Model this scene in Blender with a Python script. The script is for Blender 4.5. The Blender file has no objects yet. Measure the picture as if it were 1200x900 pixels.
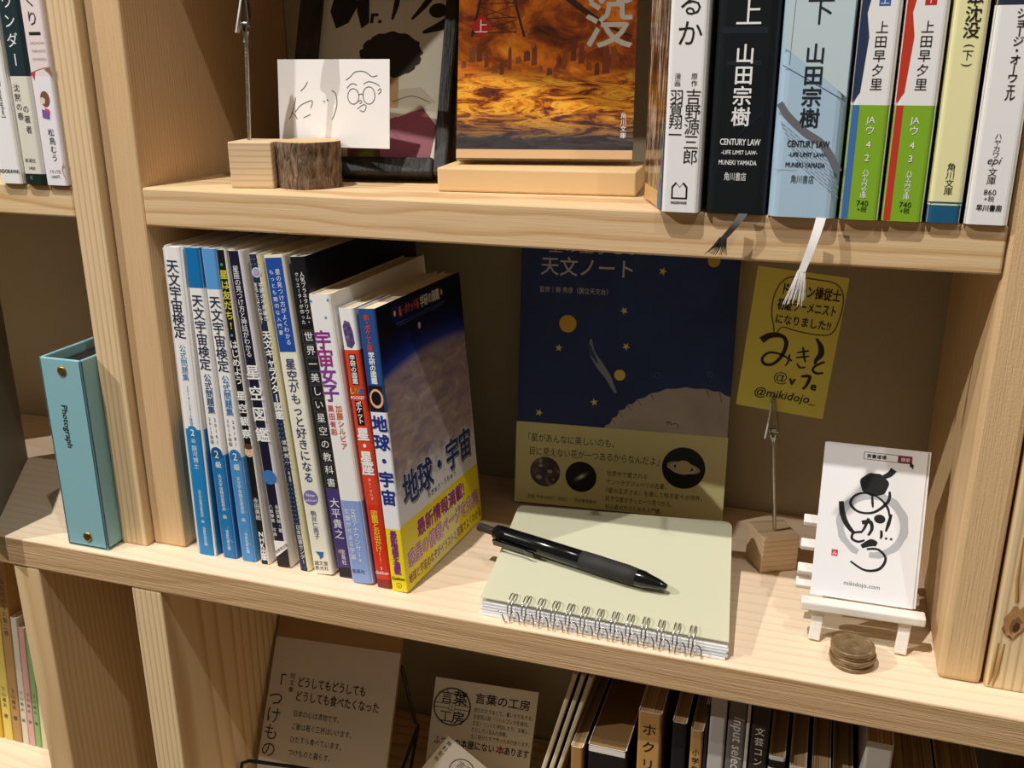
import bpy, bmesh, math, random
from mathutils import Vector, Matrix, Euler

K = 0.001                      # everything below is written in millimetres
scene = bpy.context.scene
COL = scene.collection

# ------------------------------------------------------------------ camera
cam_data = bpy.data.cameras.new('camera')
cam_data.sensor_fit = 'HORIZONTAL'
cam_data.sensor_width = 36.0
cam_data.lens = 1132.75 * 36.0 / 1200.0
cam_data.clip_start = 0.01
cam = bpy.data.objects.new('camera', cam_data)
COL.objects.link(cam)
cam.location = (398.71 * K, -470.58 * K, 316.60 * K)
cam.rotation_euler = (1.24894, 0.001884, 0.316762)
scene.camera = cam

# ------------------------------------------------------------------ light
world = bpy.data.worlds.new('room_light')
world.use_nodes = True
bg = world.node_tree.nodes['Background']
bg.inputs['Color'].default_value = (1.0, 0.87, 0.68, 1)
bg.inputs['Strength'].default_value = 0.125
scene.world = world

def ceiling_spot(loc, target, power, radius, size=50, blend=0.6, color=(1, 0.96, 0.92)):
    d = bpy.data.lights.new('ceiling_spot', 'SPOT')
    d.energy = power
    d.shadow_soft_size = radius * K
    d.spot_size = math.radians(size)
    d.spot_blend = blend
    d.color = color
    o = bpy.data.objects.new('ceiling_spot', d)
    COL.objects.link(o)
    o.location = Vector(loc) * K
    o.rotation_euler = (Vector(target) - Vector(loc)).to_track_quat('-Z', 'Y').to_euler()

ceiling_spot((-250, -880, 2560), (230, 40, 100), 225, 18)
ceiling_spot((1330, -1120, 2700), (230, 40, 100), 62, 18)
ceiling_spot((-2000, -1500, 2150), (230, 40, 100), 215, 18)

scene.view_settings.view_transform = 'Standard'
scene.view_settings.look = 'None'
scene.view_settings.exposure = 0.0
scene.view_settings.gamma = 1.0
scene.view_settings.use_curve_mapping = False

# ------------------------------------------------------------------ materials
def lin(c):
    c = c / 255.0
    return c / 12.92 if c <= 0.04045 else ((c + 0.055) / 1.055) ** 2.4

def rgb(h):
    if isinstance(h, str):
        h = h.lstrip('#')
        h = tuple(int(h[i:i + 2], 16) for i in (0, 2, 4))
    return (lin(h[0]), lin(h[1]), lin(h[2]), 1.0)

MATS = {}
def mat(hexcol, rough=0.55, metal=0.0, coat=0.0, spec=0.4):
    key = (hexcol, rough, metal, coat, spec)
    if key in MATS:
        return MATS[key]
    m = bpy.data.materials.new('finish_' + str(hexcol).strip('#'))
    m.use_nodes = True
    b = m.node_tree.nodes['Principled BSDF']
    b.inputs['Base Color'].default_value = rgb(hexcol)
    b.inputs['Roughness'].default_value = rough
    b.inputs['Metallic'].default_value = metal
    b.inputs['Coat Weight'].default_value = coat
    b.inputs['Coat Roughness'].default_value = 0.15
    b.inputs['Specular IOR Level'].default_value = spec
    MATS[key] = m
    return m

class NT:
    def __init__(s, name):
        s.m = bpy.data.materials.new(name)
        s.m.use_nodes = True
        s.t = s.m.node_tree
        s.b = s.t.nodes['Principled BSDF']
    def n(s, typ, **kw):
        nd = s.t.nodes.new(typ)
        for k, v in kw.items():
            setattr(nd, k, v)
        return nd
    def l(s, a, b):
        s.t.links.new(a, b)
    def math(s, op, a, b=None):
        nd = s.n('ShaderNodeMath', operation=op)
        for i, v in enumerate((a, b)):
            if v is None:
                continue
            if isinstance(v, (int, float)):
                nd.inputs[i].default_value = v
            else:
                s.l(v, nd.inputs[i])
        return nd.outputs[0]
    def noise(s, vec, scale, detail=3, rough=0.55, dist=0.0):
        nd = s.n('ShaderNodeTexNoise')
        nd.inputs['Scale'].default_value = scale
        nd.inputs['Detail'].default_value = detail
        nd.inputs['Roughness'].default_value = rough
        nd.inputs['Distortion'].default_value = dist
        if vec is not None:
            s.l(vec, nd.inputs['Vector'])
        return nd.outputs['Fac']
    def ramp(s, fac, stops, interp='LINEAR'):
        nd = s.n('ShaderNodeValToRGB')
        nd.color_ramp.interpolation = interp
        el = nd.color_ramp.elements
        while len(el) < len(stops):
            el.new(0.5)
        for e, (p, c) in zip(el, stops):
            e.position = p
            e.color = rgb(c) if isinstance(c, str) else c
        s.l(fac, nd.inputs[0])
        return nd.outputs[0]
    def mix(s, fac, a, b, blend='MIX'):
        nd = s.n('ShaderNodeMix', data_type='RGBA', blend_type=blend)
        if isinstance(fac, (int, float)):
            nd.inputs[0].default_value = fac
        else:
            s.l(fac, nd.inputs[0])
        for i, v in ((6, a), (7, b)):
            if isinstance(v, str):
                nd.inputs[i].default_value = rgb(v)
            elif isinstance(v, tuple):
                nd.inputs[i].default_value = v
            else:
                s.l(v, nd.inputs[i])
        return nd.outputs[2]
    def mapping(s, vec, scale=(1, 1, 1), loc=(0, 0, 0), rot=(0, 0, 0)):
        nd = s.n('ShaderNodeMapping')
        nd.inputs['Scale'].default_value = scale
        nd.inputs['Location'].default_value = loc
        nd.inputs['Rotation'].default_value = rot
        s.l(vec, nd.inputs['Vector'])
        return nd.outputs[0]
    def bump(s, h, strength, dist=0.001):
        nd = s.n('ShaderNodeBump')
        nd.inputs['Strength'].default_value = strength
        nd.inputs['Distance'].default_value = dist
        s.l(h, nd.inputs['Height'])
        s.l(nd.outputs[0], s.b.inputs['Normal'])

def wood(name, axis, light='#e2c596', dark='#c59c66', ring=95.0, pith=(0.06, -0.05, 0.05), contrast=0.75, rough_sawn=0.25, wobble=0.012, tint='#deb394', tint_amt=0.25, flow=0.13):
    """Softwood: growth rings round a pith running along `axis`, fine fibres, slight colour drift."""
    w = NT(name)
    tc = w.n('ShaderNodeTexCoord')
    oi = w.n('ShaderNodeObjectInfo')
    off = w.n('ShaderNodeVectorMath', operation='MULTIPLY')
    off.inputs[1].default_value = (0.6, 0.35, 0.7)
    comb = w.n('ShaderNodeCombineXYZ')
    for i in range(3):
        w.l(oi.outputs['Random'], comb.inputs[i])
    w.l(comb.outputs[0], off.inputs[0])
    add = w.n('ShaderNodeVectorMath', operation='ADD')
    w.l(tc.outputs['Object'], add.inputs[0])
    w.l(off.outputs[0], add.inputs[1])
    stretch = [1.0, 1.0, 1.0]
    stretch['XYZ'.index(axis)] = flow
    slow = w.mapping(add.outputs[0], tuple(stretch))
    # wobble of the rings
    nz = w.n('ShaderNodeTexNoise')
    nz.inputs['Scale'].default_value = 14
    nz.inputs['Detail'].default_value = 2
    w.l(slow, nz.inputs['Vector'])
    sub = w.n('ShaderNodeVectorMath', operation='SUBTRACT')
    sub.inputs[1].default_value = (0.5, 0.5, 0.5)
    w.l(nz.outputs['Color'], sub.inputs[0])
    sc = w.n('ShaderNodeVectorMath', operation='SCALE')
    sc.inputs['Scale'].default_value = wobble * 2
    w.l(sub.outputs[0], sc.inputs[0])
    warped = w.n('ShaderNodeVectorMath', operation='ADD')
    w.l(tc.outputs['Object'], warped.inputs[0])
    w.l(sc.outputs[0], warped.inputs[1])
    cen = w.n('ShaderNodeVectorMath', operation='SUBTRACT')
    cen.inputs[1].default_value = pith
    w.l(warped.outputs[0], cen.inputs[0])
    sq = [1.0, 1.0, 1.0]
    sq['XYZ'.index(axis)] = 0.035
    flat = w.n('ShaderNodeVectorMath', operation='MULTIPLY')
    flat.inputs[1].default_value = sq
    w.l(cen.outputs[0], flat.inputs[0])
    ln = w.n('ShaderNodeVectorMath', operation='LENGTH')
    w.l(flat.outputs[0], ln.inputs[0])
    ph = w.math('MULTIPLY', ln.outputs['Value'], ring)
    fr = w.math('FRACT', ph)
    saw = w.ramp(fr, [(0.0, (0, 0, 0, 1)), (0.55, (0.18, 0.18, 0.18, 1)), (0.86, (1, 1, 1, 1)), (1.0, (0, 0, 0, 1))])
    fs = [900.0, 900.0, 900.0]
    fs['XYZ'.index(axis)] = 22.0
    fib = w.noise(w.mapping(tc.outputs['Object'], tuple(fs)), 1.0, 3, 0.6)
    drift = w.noise(slow, 9, 2)
    f1 = w.math('MULTIPLY', saw, contrast)
    f2 = w.math('MULTIPLY', w.math('SUBTRACT', fib, 0.5), 0.55)
    fac = w.math('ADD', f1, f2)
    colr = w.mix(fac, light, dark)
    d2 = w.ramp(drift, [(0.42, (0, 0, 0, 1)), (0.68, (1, 1, 1, 1))])
    d3 = w.math('MULTIPLY', d2, tint_amt)
    colr = w.mix(d3, colr, tint)
    w.l(colr, w.b.inputs['Base Color'])
    w.b.inputs['Roughness'].default_value = 0.62
    w.b.inputs['Specular IOR Level'].default_value = 0.3
    hb = w.math('ADD', fib, w.math('MULTIPLY', w.noise(w.mapping(tc.outputs['Object'], (1, 1, 1)), 800, 2), 0.3))
    w.bump(hb, rough_sawn, 0.0006)
    return w.m

WOOD_X = wood('pine_along_shelf', 'X', pith=(0.22, 0.01, 0.085), ring=105, wobble=0.021, contrast=0.95, flow=0.32)
WOOD_X_PALE = wood('pale_planed_pine', 'X', '#f0dcbd', '#dfbf9a', 150, (0.4, 0.16, -0.06), 0.5, 0.08, 0.02, '#e8bfa4', 0.45)
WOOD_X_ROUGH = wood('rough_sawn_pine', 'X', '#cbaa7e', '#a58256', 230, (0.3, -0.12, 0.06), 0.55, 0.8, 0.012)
WOOD_Z = wood('pine_upright', 'Z', pith=(0.03, 0.16, 0.1), ring=190, contrast=0.6)
WOOD_Z_ROUGH = wood('sawn_pine_upright', 'Z', '#dcbb8a', '#c6a26e', 60, (-0.05, 0.3, 0.1), 0.4, 0.9, 0.01)
WOOD_Z_REED = wood('reeded_grain_pine_upright', 'Z', '#dcbb8a', '#b08656', 400, (0.012, -0.42, 0.1), 0.6, 0.7, 0.006)
WOOD_Z_STRIPE = wood('close_grained_pine_upright', 'Z', '#e6cea2', '#c09a68', 230, (-0.16, 0.0, 0.0), 0.8, 0.25, 0.006)
WOOD_BLOCK = wood('small_block_wood', 'X', '#dcc29c', '#b89a72', 330, (-0.05, 0.03, -0.06), 0.7, 0.1, 0.006)

def plaster():
    w = NT('wallpaper_off_white')
    tc = w.n('ShaderNodeTexCoord')
    weave = w.noise(w.mapping(tc.outputs['Object'], (500, 500, 1500)), 1, 3)
    spots = w.noise(tc.outputs['Object'], 900, 2)
    w.l(w.mix(weave, '#b3a88c', '#a3977a'), w.b.inputs['Base Color'])
    w.b.inputs['Roughness'].default_value = 0.85
    w.bump(w.math('ADD', weave, spots), 0.5, 0.0005)
    return w.m

def pages_mat(light='#efe3c8', dark='#c9b892', axis=0, scale=2600):
    w = NT('paper_edges')
    tc = w.n('ShaderNodeTexCoord')
    sc = [4.0, 4.0, 4.0]
    sc[axis] = scale
    f = w.noise(w.mapping(tc.outputs['Object'], tuple(sc)), 1, 2)
    w.l(w.mix(w.ramp(f, [(0.35, (0, 0, 0, 1)), (0.65, (1, 1, 1, 1))]), light, dark), w.b.inputs['Base Color'])
    w.b.inputs['Roughness'].default_value = 0.8
    return w.m

PAGES = pages_mat()
PAGES_WHITE = pages_mat('#f3f1ec', '#cfccc6')
PAGES_TAN = pages_mat('#c4a474', '#8a6c46', 0, 900)
PAGES_PAD = pages_mat('#f6f5f4', '#c6c7ce', 2, 620)

def bark():
    w = NT('rough_bark')
    tc = w.n('ShaderNodeTexCoord')
    mp = w.mapping(tc.outputs['Object'], (330, 330, 90))
    f = w.noise(mp, 1.0, 6, 0.65, 0.6)
    crack = w.n('ShaderNodeTexVoronoi', feature='DISTANCE_TO_EDGE')
    crack.inputs['Scale'].default_value = 0.7
    w.l(mp, crack.inputs['Vector'])
    c = w.ramp(f, [(0.36, '#4a3828'), (0.5, '#7a624c'), (0.66, '#a08a70')])
    ck = w.ramp(crack.outputs[0], [(0.0, (0, 0, 0, 1)), (0.10, (1, 1, 1, 1))])
    w.l(w.mix(0.22, c, w.mix(ck, '#3c2a1c', c)), w.b.inputs['Base Color'])
    w.b.inputs['Roughness'].default_value = 0.9
    w.bump(w.math('ADD', f, w.math('MULTIPLY', ck, 0.3)), 1.0, 0.0022)
    return w.m

def charcoal_frame():
    w = NT('distressed_black_wood')
    tc = w.n('ShaderNodeTexCoord')
    f = w.noise(w.mapping(tc.outputs['Object'], (160, 160, 30)), 1, 5, 0.7)
    w.l(w.ramp(f, [(0.42, '#17120e'), (0.62, '#2c231c'), (0.75, '#57483a')]), w.b.inputs['Base Color'])
    w.b.inputs['Roughness'].default_value = 0.55
    w.bump(f, 0.9, 0.002)
    return w.m

def earth_print():
    """Printed photograph of the earth's limb; UV is in 100 mm units on the cover."""
    w = NT('printed_earth_photo')
    tc = w.n('ShaderNodeTexCoord')
    sep = w.n('ShaderNodeSeparateXYZ')
    w.l(tc.outputs['UV'], sep.inputs[0])
    u, v = sep.outputs[0], sep.outputs[1]
    # limb: a shallow arc
    a = w.math('SUBTRACT', u, 0.62)
    arc = w.math('SUBTRACT', 1.44, w.math('MULTIPLY', w.math('MULTIPLY', a, a), 0.16))
    d = w.math('SUBTRACT', v, arc)
    dd = w.math('ADD', w.math('MULTIPLY', d, 1.0), 0.5)
    sky = w.ramp(dd, [(0.0, '#b7a6a6'), (0.42, '#a8969c'), (0.485, '#8a82ac'), (0.53, '#2038a0'), (0.62, '#0c1552'), (0.74, '#05060f')])
    cl = w.noise(w.mapping(tc.outputs['UV'], (5, 12, 1), rot=(0, 0, 0.6)), 1, 8, 0.65, 0.8)
    land = w.ramp(cl, [(0.3, '#6a6494'), (0.48, '#a08e94'), (0.6, '#b8a6a2'), (0.75, '#e4dce0')])
    m = w.ramp(dd, [(0.44, (1, 1, 1, 1)), (0.5, (0, 0, 0, 1))])
    low = w.ramp(v, [(0.70, (1, 1, 1, 1)), (1.0, (0, 0, 0, 1))])
    col = w.mix(w.math('MULTIPLY', m, 0.75), sky, land)
    lowmap = w.noise(w.mapping(tc.outputs['UV'], (9, 9, 1)), 1, 6, 0.7)
    white = w.ramp(w.math('ADD', v, w.math('MULTIPLY', w.math('SUBTRACT', lowmap, 0.5), 0.5)), [(0.60, (1, 1, 1, 1)), (0.80, (0, 0, 0, 1))])
    w.l(w.mix(white, col, '#e4e6ee'), w.b.inputs['Base Color'])
    w.b.inputs['Roughness'].default_value = 0.35
    return w.m

def fire_print():
    """Printed painting: burning sky above dark rough water."""
    w = NT('printed_burning_sea')
    tc = w.n('ShaderNodeTexCoord')
    sep = w.n('ShaderNodeSeparateXYZ')
    w.l(tc.outputs['UV'], sep.inputs[0])
    v = sep.outputs[1]
    waves = w.noise(w.mapping(tc.outputs['UV'], (3.5, 15, 1), rot=(0, 0, 0.12)), 1, 9, 0.7, 1.6)
    smoke = w.noise(w.mapping(tc.outputs['UV'], (4, 5, 1)), 1, 8, 0.68, 0.7)
    sea = w.ramp(waves, [(0.30, '#2a1c1c'), (0.42, '#7a3410'), (0.50, '#d8841c'), (0.58, '#f2b53c'), (0.66, '#8a4a18'), (0.8, '#ffdc84')])
    sky = w.ramp(smoke, [(0.3, '#2c1408'), (0.45, '#8c3c0c'), (0.58, '#d87414'), (0.72, '#f0a02c')])
    m = w.ramp(w.math('ADD', v, w.math('MULTIPLY', w.math('SUBTRACT', smoke, 0.5), 0.12)), [(0.44, (0, 0, 0, 1)), (0.52, (1, 1, 1, 1))])
    col = w.mix(m, sea, sky)
    bot = w.ramp(w.math('ADD', v, w.math('MULTIPLY', w.math('SUBTRACT', waves, 0.5), 0.3)), [(0.12, (1, 1, 1, 1)), (0.30, (0, 0, 0, 1))])
    dark = w.ramp(waves, [(0.3, '#1e1c22'), (0.6, '#4a4648'), (0.75, '#8a5a34')])
    w.l(w.mix(bot, col, dark), w.b.inputs['Base Color'])
    w.b.inputs['Roughness'].default_value = 0.3
    w.b.inputs['Coat Weight'].default_value = 0.25
    w.b.inputs['Coat Roughness'].default_value = 0.12
    return w.m

def blotch(name, stops, scale=8, rough=0.6, squash=(1, 1, 1), detail=4):
    w = NT(name)
    tc = w.n('ShaderNodeTexCoord')
    f = w.noise(w.mapping(tc.outputs['UV'], squash), scale, detail, 0.6, 0.4)
    w.l(w.ramp(f, stops), w.b.inputs['Base Color'])
    w.b.inputs['Roughness'].default_value = rough
    return w.m

def frosted():
    w = NT('frosted_plastic_sheet')
    w.b.inputs['Base Color'].default_value = rgb('#e4e3c6')
    w.b.inputs['Roughness'].default_value = 0.38
    tr = w.n('ShaderNodeBsdfTranslucent')
    tr.inputs['Color'].default_value = rgb('#ecebcf')
    tp = w.n('ShaderNodeBsdfTransparent')
    mx = w.n('ShaderNodeMixShader'); mx.inputs[0].default_value = 0.15
    w.l(w.b.outputs[0], mx.inputs[1]); w.l(tr.outputs[0], mx.inputs[2])
    my = w.n('ShaderNodeMixShader'); my.inputs[0].default_value = 0.14
    w.l(mx.outputs[0], my.inputs[1]); w.l(tp.outputs[0], my.inputs[2])
    w.l(my.outputs[0], w.t.nodes['Material Output'].inputs[0])
    return w.m

def paint_white():
    w = NT('white_painted_wood')
    tc = w.n('ShaderNodeTexCoord')
    f = w.noise(w.mapping(tc.outputs['Object'], (60, 900, 900)), 1, 3)
    w.l(w.mix(f, '#f4efe6', '#ddd6ca'), w.b.inputs['Base Color'])
    w.b.inputs['Roughness'].default_value = 0.6
    w.bump(f, 0.4, 0.0006)
    return w.m

def coin_mat():
    w = NT('worn_bronze')
    tc = w.n('ShaderNodeTexCoord')
    f = w.noise(tc.outputs['Object'], 260, 3)
    w.l(w.ramp(f, [(0.3, '#7a6446'), (0.6, '#927a58'), (0.8, '#b49a70')]), w.b.inputs['Base Color'])
    w.b.inputs['Metallic'].default_value = 0.45
    w.b.inputs['Roughness'].default_value = 0.4
    return w.m

def leatherette():
    w = NT('pale_blue_leatherette')
    tc = w.n('ShaderNodeTexCoord')
    f = w.noise(tc.outputs['Object'], 1400, 3)
    w.l(w.mix(f, '#93c3cb', '#83b6c0'), w.b.inputs['Base Color'])
    w.b.inputs['Roughness'].default_value = 0.5
    w.bump(f, 0.35, 0.0004)
    return w.m

WALL = plaster()
BARK = bark()
FRAME_BLACK = charcoal_frame()
EARTH = earth_print()
FIRE = fire_print()
FROST = frosted()
PAINT = paint_white()
COIN = coin_mat()
BLUE_BOX = leatherette()
STEEL = mat('#b9b4aa', 0.28, 1.0)
WIRE = mat('#c9c6c0', 0.2, 1.0)
BLACK_WIRE = mat('#1b1714', 0.45)
INK = mat('#141414', 0.6)
KRAFT = mat('#c39a62', 0.8)

# ------------------------------------------------------------------ mesh helpers
class Fr:
    """A flat face: origin o, axes u (right) and w (up), normal n towards the viewer."""
    def __init__(s, o, u, w):
        s.o = Vector(o); s.u = Vector(u).normalized(); s.w = Vector(w).normalized()
        s.n = s.u.cross(s.w).normalized()
    def p(s, x, y, h=0.0):
        return s.o + s.u * x + s.w * y + s.n * h
    def rot(s, x, y, deg):
        a = math.radians(deg)
        return Fr(s.p(x, y), s.u * math.cos(a) + s.w * math.sin(a), s.w * math.cos(a) - s.u * math.sin(a))

class MB:
    def __init__(s):
        s.v = []; s.f = []; s.fm = []; s.uv = []; s.sm = []; s.slots = []
    def slot(s, m):
        if m not in s.slots:
            s.slots.append(m)
        return s.slots.index(m)
    def face(s, pts, m, uvs=None, smooth=False):
        b = len(s.v)
        s.v += [tuple(p) for p in pts]
        s.f.append(list(range(b, b + len(pts)))); s.fm.append(s.slot(m)); s.sm.append(smooth)
        s.uv.append(uvs or [(0, 0)] * len(pts))
    def block(s, verts, faces, m, smooth=False, uvf=None):
        b = len(s.v); k = s.slot(m)
        s.v += [tuple(p) for p in verts]
        for f in faces:
            s.f.append([b + i for i in f]); s.fm.append(k); s.sm.append(smooth)
            s.uv.append([uvf(verts[i]) for i in f] if uvf else [(0, 0)] * len(f))
    def from_bm(s, bm, m, M=None, smooth=False):
        bm.verts.index_update()
        vs = [(M @ v.co if M else v.co.copy()) for v in bm.verts]
        s.block(vs, [[v.index for v in f.verts] for f in bm.faces], m, smooth)
        bm.free()
    def box(s, x0, x1, y0, y1, z0, z1, m, bev=0.0, seg=2, M=None):
        bm = bmesh.new()
        bmesh.ops.create_cube(bm, size=1)
        for v in bm.verts:
            v.co = Vector((x0 + (v.co.x + .5) * (x1 - x0), y0 + (v.co.y + .5) * (y1 - y0), z0 + (v.co.z + .5) * (z1 - z0)))
        if bev:
            bmesh.ops.bevel(bm, geom=bm.edges[:], offset=bev, segments=seg, profile=0.5, affect='EDGES')
        s.from_bm(bm, m, M)
    def tube(s, pts, r, m, seg=8, closed=False, caps=True):
        pts = [Vector(p) for p in pts]
        n = len(pts); rs = r if isinstance(r, (list, tuple)) else [r] * n
        vs = []; fs = []
        prev = None
        for i, p in enumerate(pts):
            a = pts[(i - 1) % n] if (closed or i) else p
            b = pts[(i + 1) % n] if (closed or i < n - 1) else p
            t = (b - a)
            t = t.normalized() if t.length else Vector((0, 0, 1))
            if prev is None:
                ref = Vector((0, 0, 1)) if abs(t.z) < .9 else Vector((1, 0, 0))
                x = t.cross(ref).normalized()
            else:
                x = (prev - t * prev.dot(t))
                x = x.normalized() if x.length > 1e-6 else t.orthogonal().normalized()
            prev = x
            y = t.cross(x)
            for k in range(seg):
                q = 2 * math.pi * k / seg
                vs.append(p + (x * math.cos(q) + y * math.sin(q)) * rs[i])
        rng = n if closed else n - 1
        for i in range(rng):
            j = (i + 1) % n
            for k in range(seg):
                l = (k + 1) % seg
                fs.append((i * seg + k, i * seg + l, j * seg + l, j * seg + k))
        s.block(vs, fs, m, True)
        if caps and not closed:
            s.face([vs[k] for k in range(seg)][::-1], m)
            s.face([vs[(n - 1) * seg + k] for k in range(seg)], m)
    def lathe(s, prof, M, m, seg=24, smooth=True, wob=None):
        vs = []; fs = []
        for (r, h) in prof:
            for k in range(seg):
                q = 2 * math.pi * k / seg
                rr = r * (wob(q, h) if wob else 1)
                vs.append(M @ Vector((rr * math.cos(q), rr * math.sin(q), h)))
        for i in range(len(prof) - 1):
            for k in range(seg):
                l = (k + 1) % seg
                fs.append((i * seg + k, i * seg + l, (i + 1) * seg + l, (i + 1) * seg + k))
        s.block(vs, fs, m, smooth)
    # ---- flat printing on a face
    def poly(s, F, pts, m, h=0.08):
        ar = sum(pts[i][0] * pts[(i + 1) % len(pts)][1] - pts[(i + 1) % len(pts)][0] * pts[i][1] for i in range(len(pts)))
        if ar < 0:
            pts = pts[::-1]
        s.face([F.p(x, y, h) for x, y in pts], m, [(x / 100, y / 100) for x, y in pts])
    def rect(s, F, x0, y0, x1, y1, m, h=0.08):
        s.poly(F, [(x0, y0), (x1, y0), (x1, y1), (x0, y1)], m, h)
    def disc(s, F, x, y, r, m, h=0.12, ry=None, n=28, rot=0):
        ry = ry or r
        c, sn = math.cos(rot), math.sin(rot)
        s.poly(F, [(x + r * math.cos(a) * c - ry * math.sin(a) * sn, y + r * math.cos(a) * sn + ry * math.sin(a) * c) for a in [2 * math.pi * k / n for k in range(n)]], m, h)
    def stroke(s, F, pts, wid, m, h=0.14, sub=5):
        """A pen or brush line through pts; wid is one width or one per point."""
        ws = wid if isinstance(wid, (list, tuple)) else [wid] * len(pts)
        P = []; Wd = []
        n = len(pts)
        if n == 2:
            sub = 1
        for i in range(n - 1):
            p0 = pts[max(i - 1, 0)]; p1 = pts[i]; p2 = pts[i + 1]; p3 = pts[min(i + 2, n - 1)]
            for k in range(sub):
                t = k / sub
                P.append(tuple(0.5 * (2 * p1[c] + (p2[c] - p0[c]) * t + (2 * p0[c] - 5 * p1[c] + 4 * p2[c] - p3[c]) * t * t + (3 * p1[c] - p0[c] - 3 * p2[c] + p3[c]) * t ** 3) for c in (0, 1)))
                Wd.append(ws[i] * (1 - t) + ws[i + 1] * t)
        P.append(pts[-1]); Wd.append(ws[-1])
        vs = []
        for i, p in enumerate(P):
            a = P[max(i - 1, 0)]; b = P[min(i + 1, len(P) - 1)]
            dx, dy = b[0] - a[0], b[1] - a[1]
            L = math.hypot(dx, dy) or 1
            nx, ny = -dy / L * Wd[i] / 2, dx / L * Wd[i] / 2
            vs += [F.p(p[0] - nx, p[1] - ny, h), F.p(p[0] + nx, p[1] + ny, h)]
        s.block(vs, [(2 * i, 2 * i + 2, 2 * i + 3, 2 * i + 1) for i in range(len(P) - 1)], m)
    def star(s, F, x, y, r, m, h=0.12, rot=0.3, inner=0.42):
        s.poly(F, [(x + (r if k % 2 == 0 else r * inner) * math.sin(rot + math.pi * k / 5), y + (r if k % 2 == 0 else r * inner) * math.cos(rot + math.pi * k / 5)) for k in range(10)], m, h)
    def text(s, F, t, x, y, size, m, h=0.16, align='L', wt=0.0, sx=1.0, shear=0.0):
        """One line of lettering, baseline at y."""
        vs, fs = outline(t, shear)
        if not vs:
            return
        x0 = min(v[0] for v in vs); x1 = max(v[0] for v in vs)
        k = size * EM
        ox = {'L': 0.0, 'C': -(x0 + x1) / 2, 'R': -x1, 'F': -x0}[align]
        s.put(F, [(x + (v[0] + ox) * k * sx, y + v[1] * k) for v in vs], fs, m, h, wt * size)
    def put(s, F, pts, fs, m, h, w):
        w *= 0.75
        sh = [(0, 0)] if w <= 0 else [(w * math.cos(a), w * math.sin(a)) for a in [i * math.pi / 3 + .4 for i in range(6)]] + [(0, 0)]
        for i, (dx, dy) in enumerate(sh):
            s.block([F.p(x + dx, y + dy, h + .012 * i) for x, y in pts], fs, m)
    def fit(s, F, t, x0, x1, y, size, m, h=0.16, wt=0.0, shear=0.0):
        """A line stretched to run exactly from x0 to x1."""
        vs, fs = outline(t, shear)
        a = min(v[0] for v in vs); b = max(v[0] for v in vs)
        k = size * EM
        s.put(F, [(x0 + (v[0] - a) / (b - a) * (x1 - x0), y + v[1] * k) for v in vs], fs, m, h, wt * size)
    def vtext(s, F, t, x, ytop, ybot, m, size=None, h=0.16, wt=0.0, sx=1.0):
        """Characters set one under another between ytop and ybot, centred on x."""
        n = len(t)
        pitch = (ytop - ybot) / n
        size = size or pitch * 0.95
        k = size * EM
        for i, ch in enumerate(t):
            if ch == ' ':
                continue
            vs, fs = outline(ch)
            if not vs:
                continue
            cy = ytop - (i + 0.5) * pitch
            if ch in 'ー〜()（）〈〉…・~-|' and ch != '・':
                bx = (min(v[0] for v in vs) + max(v[0] for v in vs)) / 2
                by = (min(v[1] for v in vs) + max(v[1] for v in vs)) / 2
                q = min(1.0, 0.95)
                s.put(F, [(x + (v[1] - by) * k * sx, cy - (v[0] - bx) * k * q) for v in vs], [f[::1] for f in fs], m, h, wt * size)
                continue
            if ch in '、。':
                bx = CX - 0.45
                by = CY - 0.4
            elif ord(ch) < 0x2E80:
                bx = (min(v[0] for v in vs) + max(v[0] for v in vs)) / 2
                by = (min(v[1] for v in vs) + max(v[1] for v in vs)) / 2
            else:
                bx, by = CX, CY
            s.put(F, [(x + (v[0] - bx) * k * sx, cy + (v[1] - by) * k) for v in vs], fs, m, h, wt * size)
    def build(s, name, parent=None, loc=None):
        me = bpy.data.meshes.new(name)
        me.from_pydata([(a * K, b * K, c * K) for a, b, c in s.v], [], s.f)
        for m in s.slots:
            me.materials.append(m)
        uvl = me.uv_layers.new(name='UVMap')
        flat = [c for f in s.uv for p in f for c in p]
        uvl.data.foreach_set('uv', flat)
        me.polygons.foreach_set('material_index', s.fm)
        me.polygons.foreach_set('use_smooth', s.sm)
        me.update()
        o = bpy.data.objects.new(name, me)
        COL.objects.link(o)
        if parent:
            o.parent = parent
        if loc:
            o.location = Vector(loc) * K
        return o

_OUT = {}
def outline(t, shear=0.0):
    key = (t, shear)
    if key in _OUT:
        return _OUT[key]
    cu = bpy.data.curves.new('lettering', 'FONT')
    cu.body = t
    cu.shear = shear
    cu.resolution_u = 2
    cu.fill_mode = 'FRONT'
    o = bpy.data.objects.new('lettering', cu)
    me = o.to_mesh()
    vs = [(v.co.x, v.co.y) for v in me.vertices]
    fs = []
    for p in me.polygons:
        q = list(p.vertices)
        ar = sum(vs[q[i]][0] * vs[q[(i + 1) % len(q)]][1] - vs[q[(i + 1) % len(q)]][0] * vs[q[i]][1] for i in range(len(q)))
        fs.append(q if ar >= 0 else q[::-1])
    o.to_mesh_clear()
    bpy.data.objects.remove(o)
    bpy.data.curves.remove(cu)
    _OUT[key] = (vs, fs)
    return _OUT[key]

EM, CX, CY = 1.0, 0.5, 0.38
_v, _f = outline('国')
_x0, _x1 = min(p[0] for p in _v), max(p[0] for p in _v)
_y0, _y1 = min(p[1] for p in _v), max(p[1] for p in _v)
EM = 0.92 / (_y1 - _y0)
CX, CY = (_x0 + _x1) / 2, (_y0 + _y1) / 2

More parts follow.
